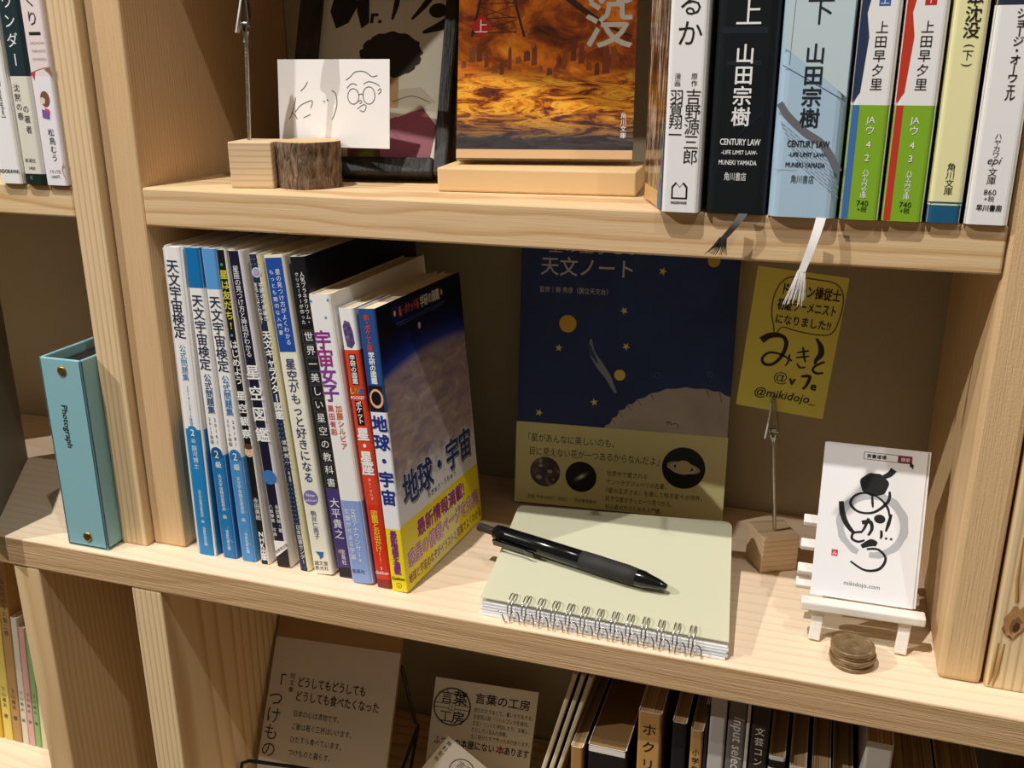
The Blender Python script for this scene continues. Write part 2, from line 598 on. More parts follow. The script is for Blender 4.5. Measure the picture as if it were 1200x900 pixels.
def tag(o, label=None, cat=None, group=None, kind=None):
    if label: o['label'] = label
    if cat: o['category'] = cat
    if group: o['group'] = group
    if kind: o['kind'] = kind
    return o

def thing(name, label, cat, loc=(0, 0, 0), rot=(0, 0, 0), group=None):
    o = bpy.data.objects.new(name, None)
    o.empty_display_size = 0.01
    COL.objects.link(o)
    o.location = Vector(loc) * K
    o.rotation_euler = rot
    return tag(o, label, cat, group)

def part(mb, name, parent, label=None):
    o = mb.build(name, parent)
    if label: o['label'] = label
    return o

R = math.radians

# ------------------------------------------------------------------ the room
mb = MB(); mb.box(-2000, 2400, 0, 60, -900, 1900, WALL)
tag(mb.build('wall_back', loc=(0, 206, 0)), kind='structure')
mb = MB(); mb.box(-2000, 2400, -2600, 266, -40, 0, wood('dark_floor_boards', 'X', '#8a6a48', '#6c4e32', 60, (0, 0, -0.3)))
tag(mb.build('floor', loc=(0, 0, -900)), kind='structure')

ZS = 244.5        # top of the upper shelf
D = 205           # depth of the shelving

def board(parent, name, x0, x1, y0, y1, z0, z1, m, bev=1.6, label=None, extra=None):
    mb = MB(); mb.box(0, x1 - x0, 0, y1 - y0, 0, z1 - z0, m, bev, 2)
    if extra: extra(mb)
    o = mb.build(name, parent, (x0, y0, z0))
    if label: o['label'] = label
    return o

# long counter board that carries the upper shelving
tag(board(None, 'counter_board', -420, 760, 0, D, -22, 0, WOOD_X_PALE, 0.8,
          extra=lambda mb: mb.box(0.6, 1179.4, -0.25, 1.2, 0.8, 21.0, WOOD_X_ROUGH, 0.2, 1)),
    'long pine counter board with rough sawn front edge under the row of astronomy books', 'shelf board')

t = thing('bookcase', 'middle pine bookcase holding the astronomy books and the upper paperback shelf', 'bookcase', (0, 0, 0))
board(t, 'side_panel', -25.3, 0, 24, D, 0, 489, WOOD_Z_REED, 1.6)
board(t, 'side_panel', 477.6, 499.2, 24, D, 0, 489, WOOD_Z_ROUGH, 3.0)
board(t, 'shelf_board', 0.2, 477.4, 23.5, D, ZS - 23.3, ZS, WOOD_X, 1.2)
board(t, 'shelf_board', 0.2, 477.4, 23.5, D, 466, 489, WOOD_X, 1.2)

t = thing('bookcase', 'left pine bookcase whose front edge stands proud of the middle one', 'bookcase', (-300, 0, 0))
def rel(o, px):
    o.location.x -= px * K
    return o
rel(board(t, 'side_panel', -47.1, -26.4, 17.7, D, 0, 489, WOOD_Z_STRIPE, 1.2), -300)
rel(board(t, 'side_panel', -420, -400, 17.7, D, 0, 489, WOOD_Z, 1.2), -300)
rel(board(t, 'shelf_board', -400, -47.3, 18, D, ZS - 19.5, ZS, WOOD_X, 1.2), -300)
rel(board(t, 'shelf_board', -400, -47.3, 18, D, 466, 489, WOOD_X, 1.2), -300)

t = thing('bookcase', 'right pine bookcase cut off by the photo edge with a dark knot in its upright', 'bookcase', (600, 0, 0))
def knot(mb):
    F = Fr((0, 0, 0), (1, 0, 0), (0, 0, 1))
    ring = mat('#b08650', 0.8); core = mat('#4a2e1a', 0.8); dark = mat('#8a623a', .8)
    vs = []; n = 20
    for rr, hh in ((8.6, 0.0), (7.4, .9), (4.8, 0.7), (2.8, .4)):
        vs.append([F.p(8.5 + (9.5 - rr) * .22 + rr * .58 * math.cos(2 * math.pi * k / n) * (1 + .16 * math.sin(3.3 * k + rr)), 42 - (9.5 - rr) * .5 + rr * (1.05 + .2 * math.sin(2.1 * k + rr)) * math.sin(2 * math.pi * k / n) + rr * .25 * math.cos(2 * math.pi * k / n), hh + .05) for k in range(n)])
    for i, mm in enumerate((dark, ring, dark)):
        mb.block(vs[i] + vs[i + 1], [(k, (k + 1) % n, n + (k + 1) % n, n + k) for k in range(n)], mm, True)
    mb.face(vs[3], core)
    for x0, dx in ((3.2, 2.0), (6, 3.5)):
        mb.tube([(x0, 0.1, 28), (x0 - dx * .3, -.3, 10), (x0 - dx * .6, 0.1, -6 + 8)], [.5, .8, .4], ring, 6)
    mb.tube([(8, 0.1, 54), (6.5, -.3, 66), (6, 0, 90)], [1.0, .8, .3], ring, 6)
rel(board(t, 'side_panel', 500.6, 522, 23.2, D, 0, 489, WOOD_Z_STRIPE, 1.5, extra=knot), 600)
rel(board(t, 'shelf_board', 522, 740, 23.5, D, ZS - 23.3, ZS, WOOD_X, 1.2), 600)
rel(board(t, 'side_panel', 740, 760, 24, D, 0, 489, WOOD_Z, 1.2), 600)
rel(board(t, 'shelf_board', 522, 740, 23.5, D, 466, 489, WOOD_X, 1.2), 600)

ZL = -244.5
t = thing('lower_bookcase', 'pine bookcase below the counter holding the booklet stand and old paperbacks', 'bookcase', (0, 0, -900))
def low(o):
    o.location.z += 900 * K
    return o
low(board(t, 'side_panel', -29.4, -5.2, 0.4, D, -900, -22.3, WOOD_Z_STRIPE, 1.2))
low(board(t, 'side_panel', 560, 584, 0.4, D, -900, -22.3, WOOD_Z, 1.2))
low(board(t, 'shelf_board', -5, 559.8, 2, D, ZL - 22, ZL, WOOD_X, 1.2))
t = thing('lower_bookcase', 'pine bookcase below the counter at far left with children\'s song books inside', 'bookcase', (-250, 0, -900))
low(rel(board(t, 'side_panel', -130.2, -107.4, 0.4, D, -900, -22.3, WOOD_Z, 1.2), -250))
low(rel(board(t, 'side_panel', -440, -418, 0.4, D, -900, -22.3, WOOD_Z, 1.2), -250))
low(rel(board(t, 'shelf_board', -417.8, -130.4, 2, D, ZL - 22, ZL, WOOD_X_PALE, 1.2), -250))

# ------------------------------------------------------------------ books
def spine_frame():
    return Fr((0, 0, 0), (1, 0, 0), (0, 0, 1))

def book(name, label, x, y, z, wid, dep, hgt, zones, lean=0.0, yaw=0.0, group=None, r=1.6, ops=None, right=None, pages=None, inset=1.2, left=None, t=0.45, cat='book', cover_ops=None, hard=0.0, wrap=False):
    """A book standing with its spine to the viewer.
    zones: (z0, z1, spine colour, right cover colour, left cover colour) in mm of height."""
    z += 0.2 + max(0, lean / hgt) * wid
    root = thing(name, label, cat, (x, y, z), (0, math.asin(lean / hgt) if lean else 0, R(-yaw)), group)
    mb = MB()
    prof = [(0, dep)]
    for k in range(5):
        a = math.pi + (math.pi / 2) * k / 4
        prof.append((r + r * math.cos(a), r + r * math.sin(a)))
    for k in range(5):
        a = -math.pi / 2 + (math.pi / 2) * k / 4
        prof.append((wid - r + r * math.cos(a), r + r * math.sin(a)))
    prof.append((wid, dep))
    n = len(prof)
    inner = []
    for i, (px, py) in enumerate(prof):
        inner.append((min(max(px, t), wid - t), max(py, t)))
    for z0, z1, cs, cr, cl in zones:
        for i in range(n - 1):
            a, b = prof[i], prof[i + 1]
            m = cl if i == 0 else (cr if (i == n - 2 or (wrap and i >= n - 6)) else cs)
            mb.block([(a[0], a[1], z0), (b[0], b[1], z0), (b[0], b[1], z1), (a[0], a[1], z1)], [(0, 1, 2, 3)], m,
                     uvf=lambda p: (p[1] / 100, p[2] / 100))
    paper = mat('#e9e4d8', 0.7)
    for i in range(n - 1):
        a, b, c, d = prof[i], prof[i + 1], inner[i + 1], inner[i]
        top = zones[-1][2] if hard else paper
        mb.face([(d[0], d[1], 0), (c[0], c[1], 0), (b[0], b[1], 0), (a[0], a[1], 0)], paper)
        mb.face([(a[0], a[1], hgt), (b[0], b[1], hgt), (c[0], c[1], hgt), (d[0], d[1], hgt)], paper)
        mb.face([(d[0], d[1], 0), (d[0], d[1], hgt), (c[0], c[1], hgt), (c[0], c[1], 0)], paper)
    if ops:
        ops(mb, spine_frame())
    if cover_ops:
        cover_ops(mb, Fr((wid, 0, 0), (0, 1, 0), (0, 0, 1)))
    part(mb, 'cover', root)
    pg = MB()
    pg.box(t + .02, wid - t - .02, t + .3, dep - 0.6, 0.1 if not hard else hard, hgt - (hard or inset), pages or PAGES)
    part(pg, 'page_block', root)
    return root

def Z1(h, s, r=None, l=None):
    r = r or s
    return [(0, h, s, r, l or r)]

WHT = mat('#f4f3f1', 0.4)
PAPER = mat('#f0ede4', 0.6)
NAVY = mat('#16213c', 0.45)
BLK = mat('#121214', 0.4)
W_INK = mat('#f6f6f4', 0.5)
ROW = 'astronomy books in the middle row'

# -- three past exam collections
def exam(ink2, blue, yr1, yr2, num, top=None):
    def ops(mb, F):
        ink = mat('#20304e', 0.5); b = mat(ink2, 0.5); white = W_INK; c = 5.6
        if yr2 is None:
            c = 6.6
            mb.vtext(F, '天文宇宙検定', c, 202, 152, ink, 8.6, wt=0.012)
            mb.vtext(F, '公式問題集', c + .6, 148, 124, b, 4.8)
            mb.vtext(F, '2014〜2015年版', c + 1, 121, 94, b, 2.6)
            mb.disc(F, c + 1, 90, 3.6, mat(blue, .4))
            mb.text(F, '2', c + 1, 86.6, 6, white, align='C', wt=.03, h=.2)
            mb.vtext(F, '級', c + 1, 85, 81, white, 3)
            mb.vtext(F, '銀河博士', c + 1, 80, 63, white, 4)
            mb.vtext(F, '天文宇宙検定委員会 編', c + 1.2, 48, 24, white, 2.3)
            mb.vtext(F, '恒星社厚生閣', c + 1.6, 21, 7, white, 2.4)
        else:
            mb.vtext(F, '天文宇宙検定', c, 181, 132, ink, 8.0, wt=0.014)
            mb.vtext(F, '公式問題集', c + .3, 130, 103, b, 5.4, wt=.01)
            mb.vtext(F, yr1, c + 1.9, 101, 82, ink, 3.2)
            mb.vtext(F, yr2, c - 2.1, 101, 82, ink, 2.8)
            mb.disc(F, c, 76, 4.2, mat(num, .4))
            mb.text(F, '2', c, 72.6, 7, white, align='C', h=.2)
            mb.vtext(F, '級', c + .4, 70.5, 65, white, 4.4, wt=.02)
            mb.vtext(F, '天文宇宙検定委員会 編', c + .3, 61, 29, white, 2.9)
            mb.vtext(F, '恒星社厚生閣', c + .6, 21, 6, white, 2.4)
            line = mat('#9cc4e6', .5)
            mb.stroke(F, [(c + 1, 36), (c + 4.5, 36.6)], .25, line); mb.stroke(F, [(c + 4.5, 12), (c - .5, 16), (c + 2, 24)], .25, line, sub=1)
    return ops
b1 = mat('#1f86c6', .4)
book('exam_book', 'thick white and blue exam collection, first in the astronomy row by the left upright', 12.1, 20, 0, 15.2, 148, 210,
     [(0, 91, b1, b1, b1), (91, 210, WHT, WHT, WHT)], 0, 0, ROW, ops=exam('#3c86b8', '#1f86c6', '', None, ''), r=4, pages=PAGES_WHITE)
b2 = mat('#1f78b8', .4)
book('exam_book', 'white exam collection with dark blue top block, second in the astronomy row', 31.6, 21, 0, 11.4, 148, 210,
     [(0, 75, b2, b2, b2), (75, 185, WHT, WHT, WHT), (185, 210, mat('#0f73b4', .4), mat('#0f73b4', .4), WHT)], -4.6, 0, ROW, ops=exam('#2c5f8c', '#1f78b8', '2016〜', '2017年版', '#12598f'), r=2.2, pages=PAGES_WHITE)
b3 = mat('#4b93d2', .4)
book('exam_book', 'white exam collection with pale blue top block, third in the astronomy row', 46.3, 21, 0, 11.0, 148, 210,
     [(0, 75, b3, b3, b3), (75, 185, WHT, WHT, WHT), (185, 210, mat('#5a9fdc', .4), mat('#5a9fdc', .4), WHT)], -7.0, 0, ROW, ops=exam('#3b86c4', '#4b93d2', '2018〜', '2019年版', '#2e79be'), r=2.2, pages=PAGES_WHITE)

def ops4(mb, F):
    c = 3.1
    mb.disc(F, c - .6, 201, .9, mat('#3aa07a'))
    mb.vtext(F, '星は友だち!', c, 198, 160, mat('#e8dc3a'), 5.6, wt=.02)
    mb.disc(F, c - .4, 157, .9, mat('#3aa0a0'))
    mb.vtext(F, 'はじめよう', c, 154, 125, W_INK, 5.6, wt=.02)
    mb.vtext(F, '星空観察', c, 122, 88, W_INK, 6.2, wt=.03)
    mb.disc(F, c, 80, 3.0, mat('#e8c4a0'), ry=3.6); mb.disc(F, c - .1, 83.6, 2.9, mat('#5a3a24'), h=.16, ry=2.0)
    for dx in (-1.0, 1.0): mb.disc(F, c + dx, 80.2, .35, INK, h=.2)
    mb.stroke(F, [(c - .8, 78), (c, 77.6), (c + .8, 78)], .3, mat('#a04838'), h=.2)
    mb.vtext(F, '永田美絵', c, 48, 32, W_INK, 3.8)
    mb.vtext(F, 'NHK出版', c + .2, 24, 3, W_INK, 4.6, wt=.05)
book('stargazing_book', 'thin black book with yellow title and a small face, fourth in the astronomy row', 61.2, 21, 0, 6.6, 148, 210, Z1(210, BLK, PAPER), -10.7, 0, ROW, ops=ops4, r=1.2, wrap=True, pages=PAGES_WHITE)

def ops5(mb, F):
    c = 5.0
    mb.vtext(F, '星座の見つけ方と神話がわかる', c - .4, 201, 144, W_INK, 4.2)
    mb.vtext(F, '星空図鑑', c + .1, 141, 86, W_INK, 9.6, wt=.03)
    mb.disc(F, c, 64, 5.0, mat('#3c78b8'))
    mb.vtext(F, '永田美絵・著', c + 2, 45, 25, W_INK, 3); mb.vtext(F, '八板康麿 写真', c - 2.4, 45, 22, W_INK, 2.6)
    mb.poly(F, [(0.6, 0.4), (9.9, 0.4), (9.9, 14), (0.6, 7)], BLK)
    mb.poly(F, [(0.6, 7), (9.9, 14), (9.9, 19), (0.6, 19)], WHT)
    mb.text(F.rot(1.0, 9.5, 34), '成美堂出版', 0, 0, 2.3, INK, h=.2)
n5 = mat('#191730', .4)
book('constellation_atlas', 'dark navy star atlas with large white title, fifth in the astronomy row', 73.5, 21, 0, 10.6, 148, 210, Z1(210, n5, mat('#e6e1e8', .4)), -16.0, 0, ROW, ops=ops5, r=2.4, wrap=True, pages=PAGES_WHITE)

def ops6(mb, F):
    c = 4.2; dot = mat('#8898b0')
    for a, b in ((203, 210), (72, 104), (34, 62), (2, 5)):
        y = a
        while y < b:
            for dx in (-2.2, 0, 2.2): mb.disc(F, c + dx, y, .4, dot, n=6)
            y += 3.0
    mb.disc(F, c, 198, 3.1, mat('#c8d4ec')); mb.disc(F, c, 198, 2.2, mat('#8aa0d8'), h=.16); mb.disc(F, c, 198, 1.1, mat('#e8a0a0'), h=.2)
    mb.vtext(F, '宇宙の不思議が', c + 1.6, 192, 168, W_INK, 3.0, wt=.02); mb.vtext(F, 'まるごとよくわかる!', c - 1.9, 192, 166, W_INK, 2.6, wt=.02)
    mb.vtext(F, '天文キャラクター図鑑', c, 162, 105, W_INK, 5.6, wt=.04)
    mb.vtext(F, '監修 渡部潤一', c, 70, 62.5, W_INK, 1.4); mb.vtext(F, '渡部潤一', c, 92, 74, W_INK, 3.2)
    mb.vtext(F, '日本図書センター', c, 33, 5, W_INK, 3.4)
n6 = mat('#1e2c48', .45)
book('astronomy_guide', 'slim dotted navy picture guide with cream cover, sixth in the astronomy row', 90.2, 21, 0, 8.2, 148, 209, Z1(209, n6, mat('#ece4bc', .4)), -18.2, 0, ROW, ops=ops6, r=2.2, wrap=True, pages=PAGES_WHITE)

def ops7(mb, F):
    c = 6.6; bl = mat('#1f4fa8', .4); pur = mat('#7a6cb4')
    mb.rect(F, 1.2, 150, 12.4, 207.5, bl)
    mb.vtext(F, '星の見つけ方がよくわかる', c + 1.9, 201, 154, W_INK, 3.5); mb.vtext(F, 'もっとも親切な入門書', c - 2.4, 201, 160, W_INK, 3.0)
    mb.vtext(F, '星空がもっと好きになる', c + .6, 146, 64, mat('#2b3f74'), 7.0, wt=.012)
    mb.disc(F, c, 54, 5.2, pur); mb.text(F, 'New', c, 54.6, 3.2, W_INK, align='C', h=.2); mb.text(F, 'edition!', c, 51.3, 2.6, W_INK, align='C', h=.2)
    mb.vtext(F, '駒井仁南子', c, 45, 25, mat('#30406c'), 4)
    mb.poly(F, [(c - 3, 16), (c + 3.2, 16), (c + 2, 12), (c - .4, 10.5), (c - .6, 13)], mat('#2d6cab'))
    mb.text(F, '誠文堂', c, 6.6, 3.2, INK, align='C'); mb.text(F, '新光社', c, 3.0, 3.2, INK, align='C')
c7 = mat('#f1eedc', .4)
book('stargazing_book', 'cream star guide with blue block at its top, seventh in the astronomy row', 101.2, 20.5, 0, 14.0, 148, 209, Z1(209, c7), -18.6, 0, ROW, ops=ops7, r=2.0, pages=PAGES)

def ops8(mb, F):
    c = 5.0; g = mat('#55585c')
    mb.vtext(F, '人気プラネタリウム・', c + 1.9, 200, 168, W_INK, 3.1); mb.vtext(F, 'クリエーターが作った', c - 1.7, 200, 168, W_INK, 2.7)
    y = 165.0
    for ch in '世界一美しい星空の教科書':
        mb.rect(F, .9, y - 8.3, 9.4, y - .3, g); mb.rect(F, 1.2, y - 8.0, 9.1, y - .6, mat('#17171a'), h=.12)
        mb.vtext(F, ch, c + .1, y - .6, y - 8, W_INK, 6.0, h=.2)
        y -= 8.6
    mb.vtext(F, '大平貴之', c + .2, 56, 27, W_INK, 6.6)
    mb.star(F, c - 1.4, 18.5, 2.0, mat('#b08a5a')); mb.vtext(F, '宝島社', c + .8, 20, 9, W_INK, 3.4)
    mb.rect(F, .9, .6, 9.4, 7, BLK, h=.12)
k8 = mat('#17171c', .35); p8 = mat('#4a3a78', .4)
book('starry_sky_textbook', 'black and purple sky textbook with boxed characters on its spine, eighth in the row', 118.7, 21.5, 0, 10.2, 150, 209, [(0, 62, p8, p8, p8), (62, 209, k8, mat('#0d0f1c', .35), k8)], -19.2, 1.0, ROW, ops=ops8, r=1.4, pages=PAGES_WHITE)

def ops9(mb, F):
    c = 6.2
    for i, (ch, cl) in enumerate(zip('宇宙女子', ('#8a2f90', '#a03088', '#8a3aa0', '#7a3aa0'))):
        mb.vtext(F, ch, c - .4, 166 - i * 11, 155 - i * 11, mat(cl), 11.4, wt=.03)
    mb.vtext(F, '加藤シルビア', c + 3.4, 120, 91, mat('#e07838'), 4.6, wt=.015); mb.vtext(F, '黒田有彩', c - 2.2, 120, 100, mat('#d8605a'), 4.4, wt=.015)
    mb.vtext(F, '女性アナウンサー×', c + 2.6, 52, 14, W_INK, 4.2); mb.vtext(F, '女優がせまる宇宙', c - 2.0, 52, 16, W_INK, 3.8)
    mb.text(F, '集英社', c, 7, 3, mat('#33486c'), align='C')
    for x, y in ((1.6, 184), (13.2, 184.5), (10.2, 174)): mb.star(F, x, y, 1.2, mat('#3c86c8'))
b9 = mat('#8ba6de', .4)
book('space_girls_book', 'thick white book with purple title and pale blue lower band, ninth in the astronomy row', 129.8, 18, 0, 15.6, 128, 188, [(0, 57, b9, b9, b9), (57, 188, WHT, WHT, WHT)], -18.0, 1.8, ROW, ops=ops9, r=2.6, pages=PAGES)

def ops10(mb, F):
    c = 5.4; red = mat('#e0452c', .4)
    mb.poly(F, [(3, 158), (6, 157), (8.6, 160), (8.2, 167), (6.6, 173), (3.4, 174), (1.8, 170), (2.4, 163)], blotch('purple_meteorite', [(0.35, '#3a2a50'), (0.6, '#6a5488'), (0.75, '#9c88b0')], 40))
    mb.rect(F, 3.2, 134.5, 7.8, 153.5, BLK); mb.vtext(F, '学研の図鑑', c, 153, 135, W_INK, 3.6, wt=.03)
    for ch, cl, x in zip('LIVE', ('#f0c030', '#e07030', '#58a848', '#3a70c0'), (2.2, 4.4, 6.2, 8.4)): mb.text(F, ch, x, 129, 4.6, mat(cl), align='C', wt=.06, h=.2)
    mb.text(F, 'POCKET', c, 125.6, 2.4, W_INK, align='C', wt=.03)
    mb.rect(F, 3.0, 109, 7.8, 124.5, BLK); mb.vtext(F, 'ポケット', c, 124, 110, W_INK, 4.0, wt=.03)
    mb.vtext(F, '星・星座', c + .2, 107, 77, W_INK, 8.2, wt=.05); mb.vtext(F, 'ほし・せいざ', c + .2, 75, 60, W_INK, 2.0)
    mb.vtext(F, '図鑑とお出かけ!!', c + .2, 53, 17, mat('#f4d83a'), 4.6, wt=.02)
    mb.text(F, '9', c, 12.5, 2.8, W_INK, align='C'); mb.text(F, 'Gakken', c, 9.5, 2.9, W_INK, align='C', wt=.02)
r10 = mat('#de4528', .4); o10 = mat('#dc3524', .35)
book('star_atlas', 'small red pocket star atlas with white top beside the earth photograph atlas', 147.7, 17.5, 0, 10.6, 112, 181, [(0, 6, mat('#8a2c24', .4), mat('#8a2c24', .4), r10), (6, 57, o10, o10, o10), (57, 156, r10, r10, r10), (156, 181, WHT, WHT, WHT)], -16.6, 3.2, ROW, ops=ops10, r=1.8, pages=PAGES)

def ops11(mb, F):
    c = 5.6; bl = mat('#1c2f86')
    mb.vtext(F, '新・ポケット版', c, 178, 157, mat('#e04a30'), 3.6, wt=.03); mb.vtext(F, '学研の図鑑', c + .2, 156, 136.5, W_INK, 4.0, wt=.04)
    mb.rect(F, .9, 119.5, 10.4, 135.5, mat('#140f18'))
    mb.disc(F, c + .2, 127.5, 4.6, mat('#f2b48a'), ry=6.0, h=.12); mb.disc(F, c + .1, 127.7, 3.4, BLK, ry=4.4, h=.16)
    mb.vtext(F, '地球・宇宙', c + .2, 117.5, 58, bl, 10.2, wt=.05)
    mb.vtext(F, '最新情報を満載', c + .2, 41.5, 12, mat('#8a2a86'), 5.0, wt=.04)
    mb.text(F, 'Gakken', c, 8, 2.9, INK, align='C', wt=.02); mb.disc(F, c, 4.2, 1.9, INK); mb.disc(F, c, 4.2, 1.6, mat('#f0d820'), h=.16); mb.text(F, '6', c, 3.1, 2.6, INK, align='C', h=.2)
def cov11(mb, F):
    mb.rect(F, 1.2, 44, 111.5, 181.7, EARTH, h=.05)
    mb.rect(F, 18, 169, 86, 178.5, mat('#101a44', .4)); mb.stroke(F, [(22, 167.5), (86, 167.5)], .5, mat('#3a50a8')); mb.stroke(F, [(24, 166), (84, 166)], .4, mat('#3a50a8'))
    mb.fit(F, '新・ポケット版', 27, 52, 171.5, 6.2, mat('#e0603c'), wt=.02); mb.fit(F, '学研の図鑑', 54, 80, 171.0, 7.4, mat('#d8d4c0'), wt=.03)
    for x in (22, 83.5): mb.disc(F, x, 174, 1.2, mat('#e0b060'), ry=1.8)
    mb.disc(F, 50, 160, 1.7, mat('#d8b8a4'), ry=2.2)
    bl = mat('#1c2f70', .4); wh = mat('#dfe2ee', .4)
    G = Fr(F.p(0, 0), F.u * 1.0 + F.w * (-.02), F.w)
    for w_, m_, h_, o_ in ((.07, mat('#2a3050', .4), .10, 1.0), (.075, wh, .2, 0), (.04, bl, .31, 0)):
        mb.fit(F, '地球・宇宙', 8 + o_, 104 + o_, 56 - o_, 21.5, m_, h=h_, wt=w_)
    mb.text(F, 'ちきゅう・うちゅう', 37, 48.2, 4.4, mat('#22283c'), h=.2, wt=.01)
    ye = mat('#f0dc1e', .35); pu = mat('#9a2a84', .4)
    mb.poly(F, [(-.2, 0.2), (112, 0.2), (112, 43.5), (-.2, 44.5)], ye, h=.12)
    lg = mat('#eee69a', .4)
    mb.poly(F, [(30, 1), (70, 1), (90, 36), (62, 42)], lg, h=.14)
    mb.fit(F, '最新情報満載!', 20, 88, 29.5, 11.5, pu, wt=.04, h=.2)
    for w_, m_, h_ in ((.065, pu, .2), (.012, mat('#ecc4de', .4), .31)):
        mb.fit(F, '惑星の情報ページを充実', 5, 108, 15.5, 11.5, m_, h=h_, wt=w_)
    mb.fit(F, '地球と宇宙のなぞがイラストと写真でよくわかる', 3, 110, 4.5, 7.2, mat('#7a2a50', .4), wt=.01, h=.2)
ye = mat('#f0dc1e', .35); bl11 = mat('#27508c', .4); wh11 = mat('#eef0f4', .4)
book('earth_atlas', 'pocket atlas with earth photograph and yellow band, last of the astronomy row', 158.8, 16.5, 0, 11.4, 112, 182, [(0, 43, ye, ye, ye), (43, 119, wh11, wh11, wh11), (119, 182, bl11, mat('#0a0f28', .35), bl11)], -14.6, 4.6, ROW, ops=ops11, cover_ops=cov11, r=1.2, pages=PAGES)

# ------------------------------------------------------------------ upper shelf, right: spines flush with the shelf edge
UP = 'books on the upper shelf at right'
def ribbon(root, x0, dx, colr, width, drop, swing=0.0):
    mb = MB(); m = mat(colr, .55)
    n = 12; vs = []
    for i in range(n + 1):
        t = i / n
        x = x0 + dx * t ** 1.2; y = -1.4 - 3.4 * math.sin(min(1, t * 1.6) * math.pi / 2) * 1.0 ; z = 0.6 - drop * .62 * t
        wv = width * (1 - .25 * t)
        vs += [(x - wv / 2, y, z), (x + wv / 2, y - .6, z)]
    mb.block(vs, [(2 * i, 2 * i + 1, 2 * i + 3, 2 * i + 2) for i in range(n)], m, True)
    random.seed(int(x0 * 10))
    bx, bz = x0 + dx, 0.6 - drop * .62
    for k in range(13):
        a = (k - 6) / 6
        e = random.uniform(.85, 1.1)
        mb.tube([(bx + a * width * .36, -4.8, bz + .6), (bx + a * width * .7 - 1.2 * abs(dx) / 8, -5.0 - random.random(), bz - drop * .18),
                 (bx + a * width * 1.15 + dx * .35 + random.uniform(-.4, .4), -4.9 - random.random(), bz - drop * .38 * e)], [.26, .26, .18], m, 5)
    part(mb, 'bookmark_ribbon', root)

def opsA(mb, F):
    c = 9.5
    mb.vtext(F, '生きるか', c + .5, 131, 77.5, INK, 12)
    mb.vtext(F, '漫画', c - 4.2, 66.5, 60, INK, 3.0); mb.vtext(F, '羽賀翔一', c - 4.2, 58.5, 34.5, INK, 6.6)
    mb.vtext(F, '原作', c + 3.8, 66.5, 60, INK, 3.0); mb.vtext(F, '吉野源三郎', c + 3.8, 59, 23.5, INK, 7.4)
    G = Fr(F.p(c - .6, 6.5), F.u, F.w)
    pts = [(-4, 0), (4, 0), (4, 6), (2, 8.4), (0, 6), (-2, 8.4), (-4, 6)]
    mb.poly(G, pts, INK); mb.poly(G, [(x * .78, .8 + y * .78) for x, y in pts], WHT, h=.12)
    mb.fit(F, 'MAGAZINE HOUSE', c - 4.6, c + 3.2, 4.2, 1.7, INK, wt=.02)
root = book('comic_book', 'white comic with house logo on its spine, leftmost of the upper right books', 317.2, 18.0, ZS + .2, 18.8, 128, 188, Z1(188, WHT), 0, 0, UP, ops=opsA, r=2.4, pages=PAGES_WHITE)
# its front cover stands open in a plastic sleeve
mb = MB()
art = blotch('shaded_brown_cover_art', [(0.34, '#20140c'), (0.46, '#4a301c'), (0.55, '#7a5a38'), (0.61, '#d8ccb8'), (0.66, '#3a2416')], 1.0, .15, (9, 2.2, 1))  # browns darkened to carry the shade; pale streak paints sleeve reflections
mb.block([(0, 1, .4), (-17, 45, .4), (-17, 45, 187), (0, 1, 187)], [(0, 1, 2, 3)], art, uvf=lambda p: (p[1] / 25, p[2] / 60))
mb.block([(.4, 1.4, .4), (-16.4, 45.2, .4), (-16.4, 45.2, 187), (.4, 1.4, 187)], [(3, 2, 1, 0)], PAPER)
for a, b in (((0, 1), (-17, 45)),):
    for z in (.4, 187):
        mb.face([(0, 1, z), (-17, 45, z), (-16.4, 45.2, z), (.4, 1.4, z)], PAPER)
G = Fr((-17, 45, 0), (17, -44, 0), (0, 0, 1))
mb.poly(G, [(38, 0.6), (46.5, 0.6), (46.5, 46), (44, 34), (41, 20)], blotch('blue_green_corner_art', [(0.4, '#7a4a80'), (0.5, '#3a6aa0'), (0.6, '#4a9a80')], 10))
mb.rect(G, 2, 1, 37, 9, mat('#c9a46c', .3))
part(mb, 'front_cover', root, 'brown front cover in a glossy sleeve')

def law(vol, fg):
    def ops(mb, F, wid):
        ink = mat(fg, .5); c = wid / 2 - 1.4
        mb.vtext(F, vol, c + 1.6, 99.5, 86.5, ink, 12)
        mb.vtext(F, '山田宗樹', c + 1, 79.6, 41.5, ink, 8.8, wt=.025)
        mb.fit(F, 'CENTURY LAW', c - 8, c + 11, 33.2, 4.0, ink, wt=.02); mb.fit(F, '-LIFE LIMIT LAW-', c - 7, c + 10, 28.8, 2.6, ink, wt=.02)
        mb.fit(F, 'MUNEKI YAMADA', c - 8, c + 10, 23.8, 3.0, ink, wt=.015); mb.fit(F, '角川書店', c - 5, c + 5.5, 16.6, 4.0, ink)
    return ops
k = mat('#14181c', .35)
def opsB(mb, F):
    g = mat('#22282e', .35)
    mb.stroke(F, [(1, 22), (10, 34), (24, 48)], .5, g); mb.rect(F, 3, 84, 24, 87, g); mb.rect(F, 6, 70, 22, 72, g)
    law('上', '#f4f4f2')(mb, F, 29.4)
root = book('novel', 'black hardcover novel with white lettering and a frayed dark ribbon hanging below', 339.0, 20.2, ZS + .2, 29.4, 132, 194, Z1(194, k), 0, 0, UP, ops=opsB, r=4.5, hard=2.5, t=2.0)
ribbon(root, 18.8, -8.5, '#26241f', 4.4, 20)
